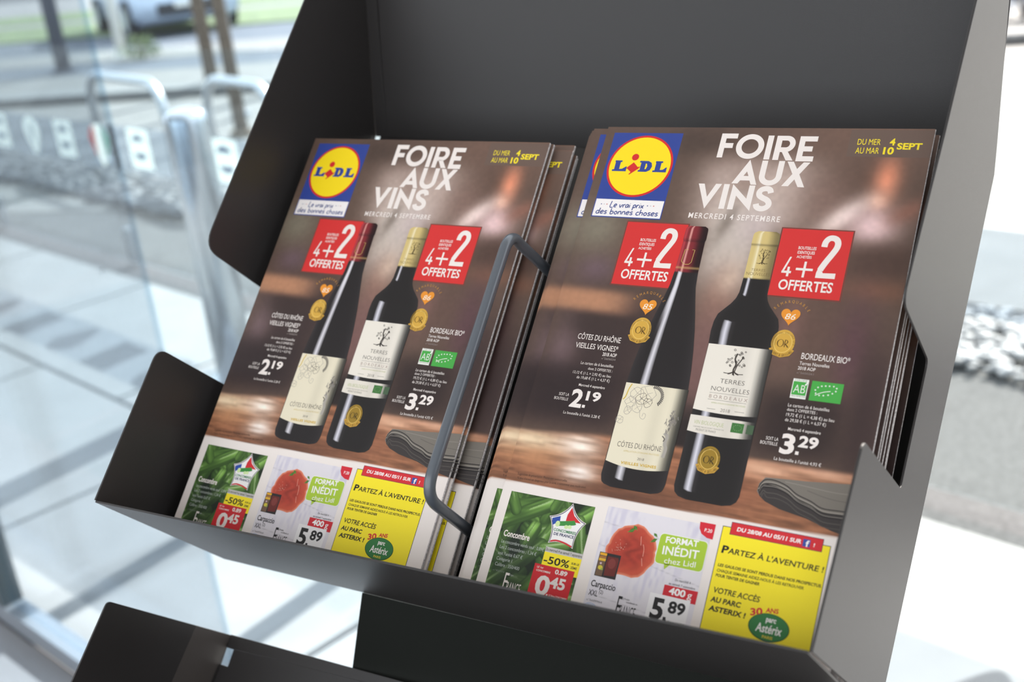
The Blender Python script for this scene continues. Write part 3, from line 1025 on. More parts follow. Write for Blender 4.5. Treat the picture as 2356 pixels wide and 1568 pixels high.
def sketch_tree(k, cu, vtop, w, h, c, layer, seed=3):
    r = random.Random(seed)
    k.curve([(cu, vtop + h * .95), (cu - w * .03, vtop + h * .75), (cu + w * .03, vtop + h * .55), (cu - w * .06, vtop + h * .35), (cu, vtop + h * .15)], w * .075, c, layer)
    k.curve([(cu + w * .03, vtop + h * .85), (cu + w * .09, vtop + h * .6), (cu + w * .2, vtop + h * .42), (cu + w * .3, vtop + h * .25)], w * .05, c, layer)
    for a in (-.45, -.25, .05, .25, .45):
        k.curve([(cu, vtop + h * .82), (cu + a * w * .5, vtop + h * .9), (cu + a * w, vtop + h * (.88 + .1 * (1 - abs(a) * 2)))], w * .035, c, layer)
    for i in range(26):
        x = cu + r.uniform(-.42, .45) * w; y = vtop + r.uniform(.0, .62) * h
        rr = w * r.uniform(.035, .06)
        k.curve([(x + rr * math.cos(q) * (1 - q / 14), y + rr * math.sin(q) * (1 - q / 14)) for q in [j * .9 for j in range(8)]], w * .022, c, layer, 2)


def bottles():
    out = []
    k = Ink(); bottle_grid(k, .3865, B1, bottle1_fn, 6)
    c_g = C(196, 168, 96)
    u0, v0 = .366, .4145
    k.stroke([(u0 + .010, v0), (u0, v0), (u0 - .003, v0 + .038), (u0 + .004, v0 + .046), (u0 + .012, v0 + .048), (u0 + .022, v0 + .047), (u0 + .028, v0 + .040), (u0 + .030, v0), (u0 + .022, v0)], .0016, c_g, 7)
    a = k.mesh('burgundy_bottle_picture')
    k = Ink()
    label_strip(k, .3878, .0952, .8435, 1.078, label_fn((226, 214, 188)), 7.5, .012)
    dk = C(96, 88, 82); gd = C(206, 172, 60); lg = C(160, 152, 144)
    r = random.Random(5)
    # vine sketch: leaves and tendrils
    for cu, cv, s, c in ((.335, .872, .020, lg), (.352, .885, .018, dk), (.366, .870, .026, lg), (.322, .900, .018, lg), (.345, .912, .017, lg), (.318, .925, .012, lg), (.302, .955, .012, lg), (.372, .895, .015, dk)):
        pts = [(cu + s * (.75 + .35 * r.random()) * math.cos(q), cv + s * (.75 + .35 * r.random()) * math.sin(q)) for q in [j * math.pi / 5 for j in range(11)]]
        k.curve(pts + [pts[0]], .0011, c, 9, 2)
        for q in range(4):
            k.stroke([(cu, cv), (cu + s * .8 * math.cos(q * 1.7 + r.random()), cv + s * .8 * math.sin(q * 1.7 + r.random()))], .0009, c, 9)
    for q in range(16):
        aa = -1.7 + q * .16
        k.stroke([(.383 + .024 * math.cos(aa), .876 + .024 * math.sin(aa)), (.383 + .033 * math.cos(aa + .1), .876 + .034 * math.sin(aa + .1))], .0032, C(88, 82, 78), 9)
    k.curve([(.355, .92), (.360, .94), (.372, .945), (.376, .932), (.368, .928), (.366, .938)], .001, lg, 9)
    k.curve([(.312, .846), (.306, .862), (.302, .885), (.296, .895)], .003, gd, 9)
    # lion drawing at the right edge
    for q in range(60):
        aa = r.uniform(0, 6.28); rr = r.uniform(.1, 1)
        cu = .456 + .017 * rr * math.cos(aa); cv = .935 + .042 * rr * math.sin(aa)
        k.stroke([(cu, cv), (cu + r.uniform(-.004, .004), cv + r.uniform(.004, .010))], .0018, C(136, 128, 122), 9)
    k.curve([(.444, .975), (.454, .985), (.452, 1.005), (.458, 1.02), (.456, 1.045)], .010, C(166, 158, 148), 9)
    k.curve([(.440, .985), (.448, .992), (.446, 1.0)], .003, dk, 9.5)
    k.text('CÔTES DU RHÔNE', .3152, .4472, 1.0335, .0152, C(74, 66, 62), 9, -0.01, rot=.03)
    k.text("APPELLATION D'ORIGINE PROTÉGÉE", .338, .4445, 1.0455, .0048, C(206, 180, 96), 9, -.01, rot=.03)
    k.text('2018', .3845, .4045, 1.0632, .0070, C(110, 100, 94), 9, 0)
    k.text('VIEILLES VIGNES', .339, .4450, 1.0808, .0075, C(204, 164, 40), 9, .03, rot=.02, spacing=1.1)
    a2 = k.mesh('bottle_label')
    out.append((a, a2))
    k = Ink(); bottle_grid(k, .5988, B2, bottle2_fn, 6)
    sketch_tree(k, .6035, .398, .036, .05, C(70, 56, 34), 7, 8)
    k.text('TERRES', .577, .618, .468, .008, C(120, 98, 60), 7, -.01)
    k.text('NOUVELLES', .5655, .634, .481, .0095, C(112, 92, 56), 7, -.01)
    medal(k, .5855, 1.0285, .0310, 7, (150, 118, 40), (52, 42, 18))
    b = k.mesh('bordeaux_bottle_picture')
    k = Ink()
    label_strip(k, .5985, .0915, .6985, .8935, label_fn((228, 218, 204)), 7.5, .005)
    label_strip(k, .5965, .0912, .9105, .9570, label_fn((222, 212, 198)), 7.5, .006)
    bk = C(66, 58, 52); rw = C(140, 110, 98)
    sketch_tree(k, .5965, .708, .062, .080, bk, 9, 3)
    k.text('TERRES', .5650, .6345, .8105, .0130, bk, 9, -.012)
    k.text('NOUVELLES', .5450, .6530, .8345, .0130, bk, 9, -.012)
    k.rect(.543, .8405, .6525, .8412, bk, 9); k.rect(.543, .8603, .652, .8610, bk, 9)
    k.text('BORDEAUX', .5445, .6535, .8562, .0098, rw, 9, -.012, spacing=1.5)
    k.text("APPELLATION D'ORIGINE PROTÉGÉE", .5545, .6515, .8712, .0038, C(178, 180, 120), 9, 0)
    k.text('2018', .5852, .6120, .8925, .0095, C(96, 86, 78), 9, -.01)
    k.rect(.546, .8872, .5704, .8880, bk, 9); k.rect(.625, .8864, .652, .8872, bk, 9)
    k.text('VIN BIOLOGIQUE', .520, .6042, .9352, .0115, C(168, 180, 108), 9, -.015)
    k.text('CERTIFIÉ PAR ECOCERT FRANCE SAS', .520, .608, .9448, .0035, C(150, 144, 132), 9, 0)
    k.text('PRODUIT DE FRANCE', .5297, .5865, .9540, .0060, C(130, 124, 114), 9, 0)
    k.rect(.6258, .9178, .6602, .9450, C(64, 112, 56), 9); k.rect(.6680, .9185, .6875, .9440, C(70, 92, 66), 9)
    for q in range(12):
        a_ = q * .52
        k.ell(.643 + .0115 * math.cos(a_), .931 + .0078 * math.sin(a_), .0009, .0009, C(150, 176, 130), 9.5, 6)
    b2 = k.mesh('bottle_label')
    out.append((b, b2))
    return out


def awards():
    res = []
    for cu, cm, num, dv in ((.2955, (.2932, .6795), '85', 0), (.7170, (.7132, .6740), '86', -.010)):
        k = Ink()
        k.arctext('REMARQUABLE', cu, .6195 + dv, .0545, 212, 328, .0082, C(196, 140, 66), 6, 0, False, .8)
        heart(k, cu, .6085 + dv, .053, .050, num, 6)
        medal(k, cm[0], cm[1], .0325, 6)
        res.append(k.mesh('award_marks'))
    return res


def right_align_lines(k, rows, c, layer):
    for s, a, b, vb, cap, bo in rows: k.text(s, a, b, vb, cap, c, layer, bo)


def wine_texts():
    c = C(*WHITE)
    k = Ink()
    right_align_lines(k, [('CÔTES DU RHÔNE', .1010, .2412, .7280, .0170, .005), ('VIEILLES VIGNES*', .1016, .2400, .7560, .0165, .005), ('2018 AOP', .1955, .2407, .7728, .0108, .015)], c, 5)
    k.text('n°5606034', .1962, .2404, .7840, .0065, C(150, 138, 132), 5, 0)
    a1 = k.mesh('rhone_name_text')
    k = Ink(); k.rect(.1758, .9285, .1850, .9372, c, 5)
    right_align_lines(k, [('Le carton de 6 bouteilles', .1345, .2400, .8058, .0090, .0), ('dont 2 OFFERTES :', .1625, .2407, .8205, .0080, 0), ('13,12 € (1 L = 2,92 €) au lieu', .1173, .2403, .8368, .0082, 0), ('de 19,68 € (1 L = 4,37 €)', .1337, .2402, .8512, .0086, 0),
                          ('Mercredi 4 septembre', .1474, .2313, .8735, .0080, .005), ('SOIT LA', .0926, .1256, .9090, .0090, 0), ('BOUTEILLE', .0808, .1264, .9230, .0086, 0),
                          ('2', .1340, .1720, .9372, .0510, .034), ('19', .1812, .2270, .9128, .0262, .045), ("La bouteille à l'unité 3,28 €", .1228, .2405, .9622, .0082, 0)], c, 5)
    a = k.mesh('rhone_price_text')
    k = Ink()
    right_align_lines(k, [('BORDEAUX BIO*', .7708, .9000, .7145, .0175, .005), ('Terres Nouvelles', .7698, .8499, .7315, .0095, .005), ('2018 AOP', .7683, .8155, .7456, .0092, .01)], c, 5)
    k.text('n°5600261', .7682, .8134, .7572, .0055, C(140, 126, 120), 5, 0)
    b1 = k.mesh('bordeaux_name_text')
    k = Ink(); k.rect(.8090, .9700, .8180, .9790, c, 5)
    right_align_lines(k, [('Le carton de 6 bouteilles', .7639, .8732, .8515, .0090, 0), ('dont 2 OFFERTES :', .7639, .8440, .8637, .0080, 0), ('19,72 € (1 L = 4,38 €) au lieu', .7645, .8911, .8783, .0088, 0), ('de 29,58 € (1 L = 6,57 €)', .7644, .8723, .8926, .0086, 0),
                          ('Mercredi 4 septembre', .7777, .8636, .9163, .0080, .005), ('SOIT LA', .7252, .7588, .9500, .0090, 0), ('BOUTEILLE', .7124, .7589, .9632, .0088, 0),
                          ('3', .7664, .8040, .9790, .0500, .034), ('29', .8125, .8635, .9562, .0285, .045), ("La bouteille à l'unité 4,93 €", .7580, .8812, 1.0012, .0086, 0)], c, 5)
    b = k.mesh('bordeaux_price_text')
    # organic farming logos
    k = Ink(); w = C(232, 228, 220); g = C(70, 160, 68)
    k.rect(.7635, .7715, .8055, .8268, w, 5)
    k.rect(.7655, .7790, .8035, .8170, g, 5.5)
    k.text('AB', .7690, .8000, .8110, .0230, w, 6, -.01)
    k.stroke([(.798, .788), (.802, .781), (.8045, .776)], .004, w, 6)
    k.text('CERTIFIÉ', .768, .801, .7775, .0042, C(120, 140, 110), 6, 0)
    k.text('AGRICULTURE BIOLOGIQUE', .766, .804, .8222, .0042, C(120, 140, 110), 6, .01)
    k.rect(.8140, .7722, .8972, .8272, g, 5)
    import itertools
    pts = [(.829, .806), (.8265, .797), (.832, .789), (.841, .7845), (.851, .7828), (.861, .782), (.872, .7815), (.8805, .786), (.8795, .7945), (.872, .8015), (.862, .8068), (.850, .8098), (.839, .8105)]
    for x, y in pts:
        star = [(x + (.0032 if i % 2 == 0 else .0014) * math.sin(i * math.pi / 5), y - (.0032 if i % 2 == 0 else .0014) * math.cos(i * math.pi / 5)) for i in range(10)]
        k.poly(star, w, 6)
    k.curve([(.828, .812), (.838, .8055), (.850, .800), (.866, .796)], .0018, w, 6)
    cc = k.mesh('organic_logos')
    k = Ink()
    d = C(70, 50, 40)
    k.text('Suggestions de présentation. Photos non contractuelles.', .034, .195, 1.1640, .0068, d, 2, 0, rot=.03)
    k.text("*L'abus d'alcool est dangereux pour la santé, à consommer avec modération.", .0358, .257, 1.1765, .0068, d, 2, 0, rot=.04)
    dd = k.mesh('legal_note')
    return a1, a, b1, b, cc, dd


def cucumber_offer():
    k = Ink()
    k.raster(.0305, .2995, 1.2140, 1.494, 130, 136, cucumber_fn, 2)
    pic = k.mesh('cucumber_picture')
    k = Ink(); w = C(*WHITE); g = C(176, 180, 172)
    k.text('Concombre', .0440, .1284, 1.3440, .0170, w, 4, .025)
    for s, b, vb, h in (('Le concombre vendu seul : 0,89€', .1815, 1.3640, .0095), ('Les 2 concombres : 1,34 €', .1623, 1.3805, .0095), ("soit l'unité 0,67 €", .1228, 1.3980, .0095), ('Catégorie 1', .0941, 1.4135, .0092), ('Calibre : 350/400', .1227, 1.4300, .0095)):
        k.text(s, .0440, b, vb, h, g, 4, 0)
    k.text('n°82233', .0434, .0798, 1.4455, .0045, C(120, 128, 116), 4, 0)
    k.text('F', .0860, .0985, 1.4940, .051, w, 4, 0); k.text('RANCE', .0985, .1425, 1.4945, .028, w, 4, 0)
    k.text('Origine', .098, .111, 1.4490, .005, g, 4, 0)
    k.rect(.1852, 1.3480, .3002, 1.3625, C(196, 190, 184), 4)
    k.text('Du mercredi 4 au samedi 7 septembre', .1870, .2988, 1.3588, .0078, C(60, 54, 52), 4.5, .01)
    k.rect(.1852, 1.3625, .3002, 1.4140, C(246, 220, 40), 4)
    k.text('-50%', .1890, .2680, 1.3932, .0195, C(30, 26, 26), 4.5, .035)
    k.text('SUR LE', .2732, .2966, 1.3812, .0052, C(40, 36, 34), 4.5, .03); k.text('2ÈME', .2735, .2930, 1.3935, .0065, C(40, 36, 34), 4.5, .03)
    k.rect(.1660, 1.3990, .2895, 1.4885, C(204, 40, 46), 5)
    k.text('LE 1er', .1749, .1952, 1.4100, .0050, w, 5.5, .02); k.text('CONCOMBRE', .1750, .2192, 1.4192, .0050, w, 5.5, .02)
    k.text('0.89', .2322, .2700, 1.4163, .0118, w, 5.5, .045)
    k.text('0', .1840, .2280, 1.4790, .0490, w, 5.5, .05); k.text('45', .2255, .2725, 1.4545, .0280, w, 5.5, .05)
    k.rect(.2235, 1.4742, .2285, 1.4795, w, 5.5); k.text('LE 2ème CONCOMBRE', .2315, .2866, 1.4785, .0048, w, 5.5, .015)
    # star badge in national colours
    tips = [(.2313, 1.2155), (.2855, 1.2640), (.2650, 1.3400), (.1872, 1.3375), (.1702, 1.2625)]
    def star(f, cc, layer):
        cu, cv = .2278, 1.2850
        pts = []
        for i in range(5):
            a = Vector(tips[i]); b = Vector(tips[(i + 1) % 5]); ce = Vector((cu, cv))
            mid = (a + b) / 2; mid = mid + (ce - mid) * .34
            for q in range(8):
                t = q / 8
                p = a * (1 - t) ** 2 + mid * 2 * t * (1 - t) + b * t * t
                p = ce + (p - ce) * f
                pts.append((p.x, p.y))
        k.poly(pts, cc, layer)
    star(1.0, w, 5); star(.955, C(34, 38, 84), 5.3); star(.905, C(238, 232, 228), 5.6)
    k.poly([(.1800, 1.2670), (.2040, 1.2570), (.2060, 1.2730), (.1860, 1.2860)], C(46, 76, 158), 6)
    k.poly([(.2235, 1.2500), (.2320, 1.2280), (.2450, 1.2500), (.2700, 1.2670), (.2230, 1.2680)], C(204, 44, 50), 6)
    k.curve([(.193, 1.3315), (.21, 1.3265), (.235, 1.3285), (.260, 1.335)], .0045, C(204, 44, 50), 6)
    k.curve([(.201, 1.2795), (.222, 1.2755), (.247, 1.2700), (.2525, 1.2670)], .0135, C(62, 138, 62), 6.4)
    k.ell(.2010, 1.2800, .0068, .0085, C(206, 224, 160), 6.8, 18); k.ell(.2290, 1.2845, .0062, .0055, C(206, 224, 160), 6.8, 16); k.ell(.2395, 1.2830, .0062, .0055, C(212, 228, 168), 6.9, 16)
    k.text('CONCOMBRES', .1935, .2628, 1.3010, .0075, C(44, 122, 70), 6.5, .03); k.text('DE FRANCE', .1972, .2600, 1.3122, .0075, C(34, 38, 84), 6.5, .03)
    txt = k.mesh('cucumber_offer_text')
    return pic, txt


def carpaccio_offer():
    k = Ink()
    k.raster(.337, .640, 1.2035, 1.494, 90, 90, board_fn, 2)
    # round slice of cured meat with ragged rim
    r = random.Random(4)
    n = 48
    cu, cv = .4340, 1.3115
    rim = [1 + .03 * math.sin(i * .9) + .03 * r.uniform(-1, 1) for i in range(n)]
    rings = 9
    uu, vv, rgb = [], [], []
    for j in range(rings + 1):
        f = j / rings
        ru, rv, cr = [], [], []
        for i in range(n + 1):
            a = 2 * math.pi * i / n
            q = rim[i % n] if f > .5 else 1
            x = cu + .0715 * f * q * math.cos(a); y = cv + .0715 * f * q * math.sin(a)
            ru.append(x); rv.append(y)
            sh = .5 + .5 * math.sin(x * 160 + 3 * math.sin(y * 120))
            b_ = np.array((176, 62, 46)) * (1 - .22 * sh * (1 - f)) + np.array((40, 38, 22)) * max(0, f - .45) * (1.2 if math.cos(a - .6) > 0 else .7)
            if f > .97: b_ = np.array((226, 140, 108))
            cr.append(b_)
        uu.append(ru); vv.append(rv); rgb.append(cr)
    k.strip_grid(np.array(uu), np.array(vv), np.array(rgb, float), 3)
    for p in ([(.452, 1.268), (.455, 1.283), (.457, 1.292)], [(.463, 1.288), (.468, 1.30), (.470, 1.32)], [(.468, 1.325), (.474, 1.345)]): k.curve(p, .0016, C(226, 150, 130), 4)
    for i in range(26):
        x = .3975 + r.gauss(0, .009); y = 1.308 + r.gauss(0, .008); k.ell(x, y, .0009, .0009, C(222, 170, 150), 4, 6)
    def leaf(a, b, w_):
        a, b = Vector(a), Vector(b); t = (b - a); nn = Vector((-t.y, t.x)).normalized() * w_
        k.poly([tuple(a), tuple(a + t * .35 + nn), tuple(b), tuple(a + t * .45 - nn)], C(66, 112, 40), 4); k.stroke([tuple(a), tuple(b)], .0007, C(120, 160, 80), 4.5)
    leaf((.4235, 1.243), (.4370, 1.254), .005); leaf((.4315, 1.251), (.4100, 1.264), .0055); leaf((.485, 1.252), (.4975, 1.262), .004); leaf((.4985, 1.266), (.480, 1.278), .005)
    # tray pack
    k.rect(.3472, 1.3300, .4098, 1.3960, C(44, 40, 40), 4)
    k.rect(.3490, 1.3318, .3690, 1.3942, C(112, 86, 66), 4.5); k.rect(.3490, 1.3318, .3690, 1.3385, C(226, 166, 40), 4.8); k.rect(.3490, 1.3420, .3690, 1.3445, C(190, 120, 30), 4.8); k.rect(.3490, 1.3465, .3690, 1.3535, C(222, 172, 50), 4.8)
    k.ell(.359, 1.372, .007, .006, C(206, 186, 60), 4.8, 14); k.ell(.3575, 1.3605, .003, .003, C(206, 176, 180), 4.8, 10); k.ell(.364, 1.3755, .0035, .003, C(150, 170, 70), 4.9, 10)
    k.poly([(.3735, 1.338), (.404, 1.338), (.4065, 1.345), (.405, 1.388), (.374, 1.391), (.372, 1.36)], C(104, 40, 34), 4.6); k.ell(.389, 1.356, .011, .014, C(126, 56, 50), 4.8, 18)
    pic = k.mesh('carpaccio_picture')
    k = Ink(); w = C(240, 234, 230); bk = C(38, 34, 34)
    gr = C(166, 192, 56)
    def rrect(u0, v0, u1, v1, rad, cc, layer):
        pts = [tuple(p) for p in round_poly([Vector((u0, v0)), Vector((u1, v0)), Vector((u1, v1)), Vector((u0, v1))], rad)]
        k.poly(pts, cc, layer)
    rrect(.5035, 1.2465, .6390, 1.3295, .014, w, 5); rrect(.5050, 1.2480, .6375, 1.3280, .013, gr, 5.5)
    k.poly([(.532, 1.325), (.550, 1.325), (.536, 1.341)], gr, 5.5)
    k.text('FORMAT', .5225, .6130, 1.2705, .0155, w, 6, .03, rot=.06); k.text('INÉDIT', .5205, .6210, 1.3020, .0215, w, 6, .045, rot=.06); k.text('chez Lidl', .5315, .6178, 1.3245, .0145, w, 6, 0, rot=.06)
    k.poly([(.6030, 1.1985), (.6462, 1.1985), (.6462, 1.2390), (.6300, 1.2375), (.6130, 1.2290), (.6050, 1.2160)], C(206, 38, 52), 5)
    k.text('P.20', .6196, .6402, 1.2222, .0090, w, 5.5, .01)
    k.text('Carpaccio', .3450, .4170, 1.4250, .0165, bk, 5, .015); k.text('XXL', .3444, .3712, 1.4495, .0150, bk, 5, .005); k.text('(2)', .3738, .3852, 1.4400, .0095, bk, 5, 0)
    k.text('n°5609964', .3435, .3892, 1.4645, .0052, C(110, 104, 104), 5, 0)
    k.ring(.3585, 1.4775, .016, .0148, C(120, 160, 206), 5, ry=.0085, riy=.0075); k.text('RAYON', .350, .367, 1.4765, .0045, C(120, 160, 206), 5, 0); k.text('FRAIS', .351, .366, 1.4835, .0045, C(120, 160, 206), 5, 0)
    k.text('F', .4318, .4430, 1.4900, .056, bk, 5, 0); k.text('RANCE', .4430, .4869, 1.4860, .030, bk, 5, -.005)
    k.text('(2) Produit', .4420, .4640, 1.4410, .005, bk, 5, 0); k.text('transformé en', .4560, .4880, 1.4480, .0048, bk, 5, 0)
    k.text('Du mercredi 4', .5728, .6155, 1.3640, .0065, bk, 5, 0); k.text('au samedi 7 septembre', .5584, .6305, 1.3758, .0060, bk, 5, 0)
    k.rect(.5478, 1.3785, .6405, 1.4120, C(200, 38, 48), 5); k.text('400', .5635, .6090, 1.4000, .0170, w, 6, .034); k.text('g', .6145, .6270, 1.4000, .0170, w, 6, .006)
    k.rect(.5150, 1.4060, .6268, 1.494, C(236, 230, 228), 5.5)
    k.text('5', .5262, .5610, 1.4690, .0510, bk, 6, .05); k.rect(.5640, 1.4600, .5720, 1.4690, bk, 6); k.text('89', .5715, .6180, 1.4462, .0285, bk, 6, .05)
    k.rect(.5688, 1.4655, .5735, 1.4705, bk, 6); k.text('1kg = 14,73€', .5790, .6251, 1.4715, .0055, bk, 6, 0)
    txt = k.mesh('carpaccio_offer_text')
    return pic, txt


def park_advert():
    k = Ink(); y = C(246, 222, 40); bk = C(26, 24, 28); w = C(240, 232, 226); rd = C(206, 44, 50)
    k.rect(.6650, 1.1970, .9462, 1.494, C(44, 44, 70), 3); k.rect(.6668, 1.1988, .9446, 1.494, y, 3.5)
    k.rect(.6868, 1.1830, .9262, 1.2165, C(44, 44, 70), 4); k.rect(.6882, 1.1843, .9248, 1.2152, rd, 4.5)
    k.text('DU 28/08 AU 05/11 SUR', .7038, .8720, 1.2045, .0100, w, 5, .03, .12, -.002)
    k.rect(.8760, 1.1915, .8945, 1.2105, C(58, 76, 150), 5); k.text('f', .8835, .8920, 1.2098, .0150, w, 5.5, .05); k.text('!', .9030, .9060, 1.2070, .0090, w, 5, .02, .1)
    k.text('P', .6760, .6935, 1.2665, .0185, bk, 5, .05, .08)
    k.text("ARTEZ À L'AVENTURE !", .6935, .9390, 1.2655, .0140, bk, 5, .045, .10)
    k.text('LES GAULOIS SE SONT PERDUS DANS NOS PROSPECTUS.', .6755, .9427, 1.3025, .0070, bk, 5, .03, .08)
    k.text('CHAQUE SEMAINE AIDEZ-NOUS À LES RETROUVER', .6757, .9011, 1.3165, .0070, bk, 5, .03, .08)
    k.text('POUR TENTER DE GAGNER', .6758, .7915, 1.3295, .0070, bk, 5, .03, .08)
    k.text('VOTRE ACCÈS', .6775, .8000, 1.3705, .0138, bk, 5, .04, .10); k.text('AU PARC', .6765, .7558, 1.3940, .0125, bk, 5, .04, .10); k.text('ASTERIX !', .6766, .7729, 1.4170, .0125, bk, 5, .04, .10)
    k.text('30', .7850, .8160, 1.4060, .0165, rd, 5, .05, .05, .25); k.text('ANS', .8210, .8530, 1.3905, .0110, rd, 5, .045, .05, .08)
    k.ell(.8365, 1.4260, .0520, .0345, C(30, 70, 40), 5, 40); k.ell(.8365, 1.4255, .0500, .0328, C(52, 118, 62), 5.5, 40)
    k.text('parc', .8265, .8518, 1.4125, .0125, w, 6, .03); k.text('Astérix', .8050, .8700, 1.4395, .0205, w, 6, .04, .06); k.text('PARIS', .8250, .8512, 1.4535, .0068, C(226, 196, 60), 6, .02)
    return k.mesh('park_advert')


# shared meshes of one leaflet
k = Ink(); k.raster(0, 1, 0, HV, 230, 344, cover_fn, 0.3)
# folded napkin printed at the lower right of the cover
k.poly([(.7325, 1.091), (.7340, 1.070), (.7470, 1.0515), (.7818, 1.0490), (.8533, 1.0445), (.9564, 1.0345), (1.0, 1.031), (1.0, 1.170), (.9400, 1.160), (.8718, 1.140), (.7991, 1.128), (.7593, 1.115), (.7419, 1.103)], C(118, 110, 101), .6)
k.poly([(.7340, 1.088), (.7420, 1.074), (.7560, 1.068), (.7780, 1.070), (.8072, 1.079), (.8361, 1.095), (.8741, 1.107), (.9048, 1.118), (.9465, 1.117), (1.0, 1.113), (1.0, 1.170), (.9400, 1.160), (.8718, 1.140), (.7991, 1.128), (.7593, 1.115), (.7419, 1.103)], C(58, 52, 50), .8)
nl = [(.7350, 1.0814), (.7397, 1.0674), (.7504, 1.0569), (.7761, 1.0562), (.8072, 1.0651), (.8361, 1.0824), (.8741, 1.0940), (.9048, 1.1067), (.9465, 1.1063), (1.0, 1.1030)]
for off, w_, cc in ((0, .0028, (44, 39, 38)), (.0065, .0022, (150, 141, 130)), (.0105, .0026, (40, 36, 35)), (.017, .0020, (120, 112, 104)), (.0205, .0030, (38, 34, 33)), (.034, .0022, (84, 77, 72)), (.046, .0022, (78, 71, 67))):
    k.curve([(a + off * .25, b + off * (1 if i > 1 else .55)) for i, (a, b) in enumerate(nl)], w_, C(*cc), 1.0, 5)
k.curve([(.800, 1.0545), (.86, 1.058), (.93, 1.062), (1.0, 1.058)], .0016, C(142, 133, 123), 1.0)
k.curve([(.86, 1.068), (.92, 1.080), (1.0, 1.082)], .0016, C(98, 91, 84), 1.0)
me_cover = k.mesh('cover_sheet')
logo_me, slogan_me = shop_logo()
PARTS = [('cover_sheet', me_cover, None), ('shop_logo', logo_me, [('slogan_panel', slogan_me)]), ('headline_lettering', headline(), None), ('date_box', date_box(), None),
         ('promo_badge', promo(0, 0, .1965), None), ('promo_badge', promo(.4805, -.0050, .1985), None)]
for (bm_, lm_), nm in zip(bottles(), ('burgundy_bottle_picture', 'bordeaux_bottle_picture')):
    PARTS.append((nm, bm_, [('bottle_label', lm_)]))
for a_ in awards(): PARTS.append(('award_marks', a_, None))
for nm, me_ in zip(('rhone_name_text', 'rhone_price_text', 'bordeaux_name_text', 'bordeaux_price_text', 'organic_logos', 'legal_note'), wine_texts()): PARTS.append((nm, me_, None))
cp, ctx = cucumber_offer()
PARTS += [('cucumber_picture', cp, [('cucumber_offer_text', ctx)])]
cp, ctx = carpaccio_offer()
PARTS += [('carpaccio_picture', cp, [('carpaccio_offer_text', ctx)]), ('park_advert', park_advert(), None)]
if _tobj:
    cd_ = _tobj.data
    bpy.data.objects.remove(_tobj); bpy.data.curves.remove(cd_)

# inside pages: a block of thin sheets
bm = bmesh.new()
r = random.Random(2)
npg = 6
PT = 0.0021
for i in range(npg):
    z1_ = -0.00002 - i * PT / npg; z0_ = z1_ - PT / npg * .8
    dx = r.uniform(-.0007, .0007) if i else 0
    add_box(bm, (S / 2 + dx, HV * S / 2, (z0_ + z1_) / 2), (S - .0004, HV * S - .0006, z1_ - z0_))
me_pages = bm_mesh(bm, 'inner_pages')
me_pages.materials.append(M_paper)

RBASE = Matrix(((1, 0, 0), (0, st, -ct), (0, ct, st))).transposed()
# columns: local x -> world X, local y (up the page) , local z (towards viewer)
RL = Matrix(((1, 0, 0), (0, st, -ct), (0, ct, st)))
RL = Matrix((Vector((1, 0, 0)), Vector((0, st, ct)), Vector((0, -ct, st)))).transposed()


def leaflet(du, dv, dz, rot=0.0, roty=0.0, parts=None, label='', group=None):
    o = empty('leaflet', W(du, dv + HV, dz))
    R_ = RL.to_4x4() @ Matrix.Rotation(-rot, 4, 'Z') @ Matrix.Rotation(roty, 4, 'Y')
    o.rotation_euler = R_.to_euler()
    tag(o, label, 'leaflet', group)
    p = bpy.data.objects.new('inner_pages', me_pages); col.objects.link(p); p.parent = o
    for nm, me_, subs in PARTS:
        if parts is not None and nm not in parts: continue
        q = bpy.data.objects.new(nm, me_); col.objects.link(q); q.parent = o
        for sn, sm_ in (subs or ()):
            s_ = bpy.data.objects.new(sn, sm_); col.objects.link(s_); s_.parent = q
    return o


RS = ('cover_sheet', 'shop_logo', 'legal_note', 'cucumber_picture')
LS = ('cover_sheet', 'date_box', 'park_advert', 'bordeaux_price_text')
GR = 'leaflets stacked in the rack tray'
leaflet(0, 0, 0, label='front leaflet of the stack right of the wire divider, whole cover in view', group=GR)
leaflet(-.058, -.003, .016, parts=RS, label='leaflet just behind the right front one, strip of its round logo showing', group=GR)
leaflet(-.072, -.004, .030, parts=('cover_sheet',), label='third leaflet from the front of the right stack, thin brown left edge showing', group=GR)
leaflet(-.083, -.003, .044, parts=('cover_sheet',), label='fourth leaflet from the front of the right stack, thin brown left edge showing', group=GR)
leaflet(-.094, -.002, .058, parts=('cover_sheet',), label='fifth leaflet from the front of the right stack, thin brown left edge showing', group=GR)
leaflet(-.002, -.026, .073, parts=('cover_sheet',), label='leaflet in the right stack standing highest, top edge poking up', group=GR)
for (dz, du), nth in zip(((.098, -.002), (.116, -.012), (.152, -.005), (.172, -.001), (.225, -.010), (.30, -.003)), ('first', 'second', 'third', 'fourth', 'fifth', 'last')):
    leaflet(du, .004, dz, parts=('cover_sheet',), label=nth + ' of the six spaced page edges behind, seen through the right notch', group=GR)
LROT, LRY = -.005, .0136
leaflet(-1.220, .036, .036, LROT, LRY, label='front leaflet of the stack left of the wire divider, whole cover in view', group=GR)
leaflet(-1.212, .034, .050, LROT, LRY, parts=LS, label='leaflet directly behind the left front one, thin edge showing beside it', group=GR)
leaflet(-1.150, .040, .076, LROT, LRY, parts=LS, label='leaflet under the wire divider with a cut-off yellow month on its corner', group=GR)
leaflet(-1.158, .012, .092, LROT, LRY, parts=LS, label='leaflet of the left stack standing slightly higher behind the divider', group=GR)
leaflet(-1.150, .040, .108, LROT, LRY, parts=('cover_sheet',), label='leaflet of the left stack nearest the back, white page edge beside the divider', group=GR)
leaflet(-1.155, .040, .123, LROT, LRY, parts=('cover_sheet',), label='rearmost leaflet of the left stack, hidden except for its page edge', group=GR)

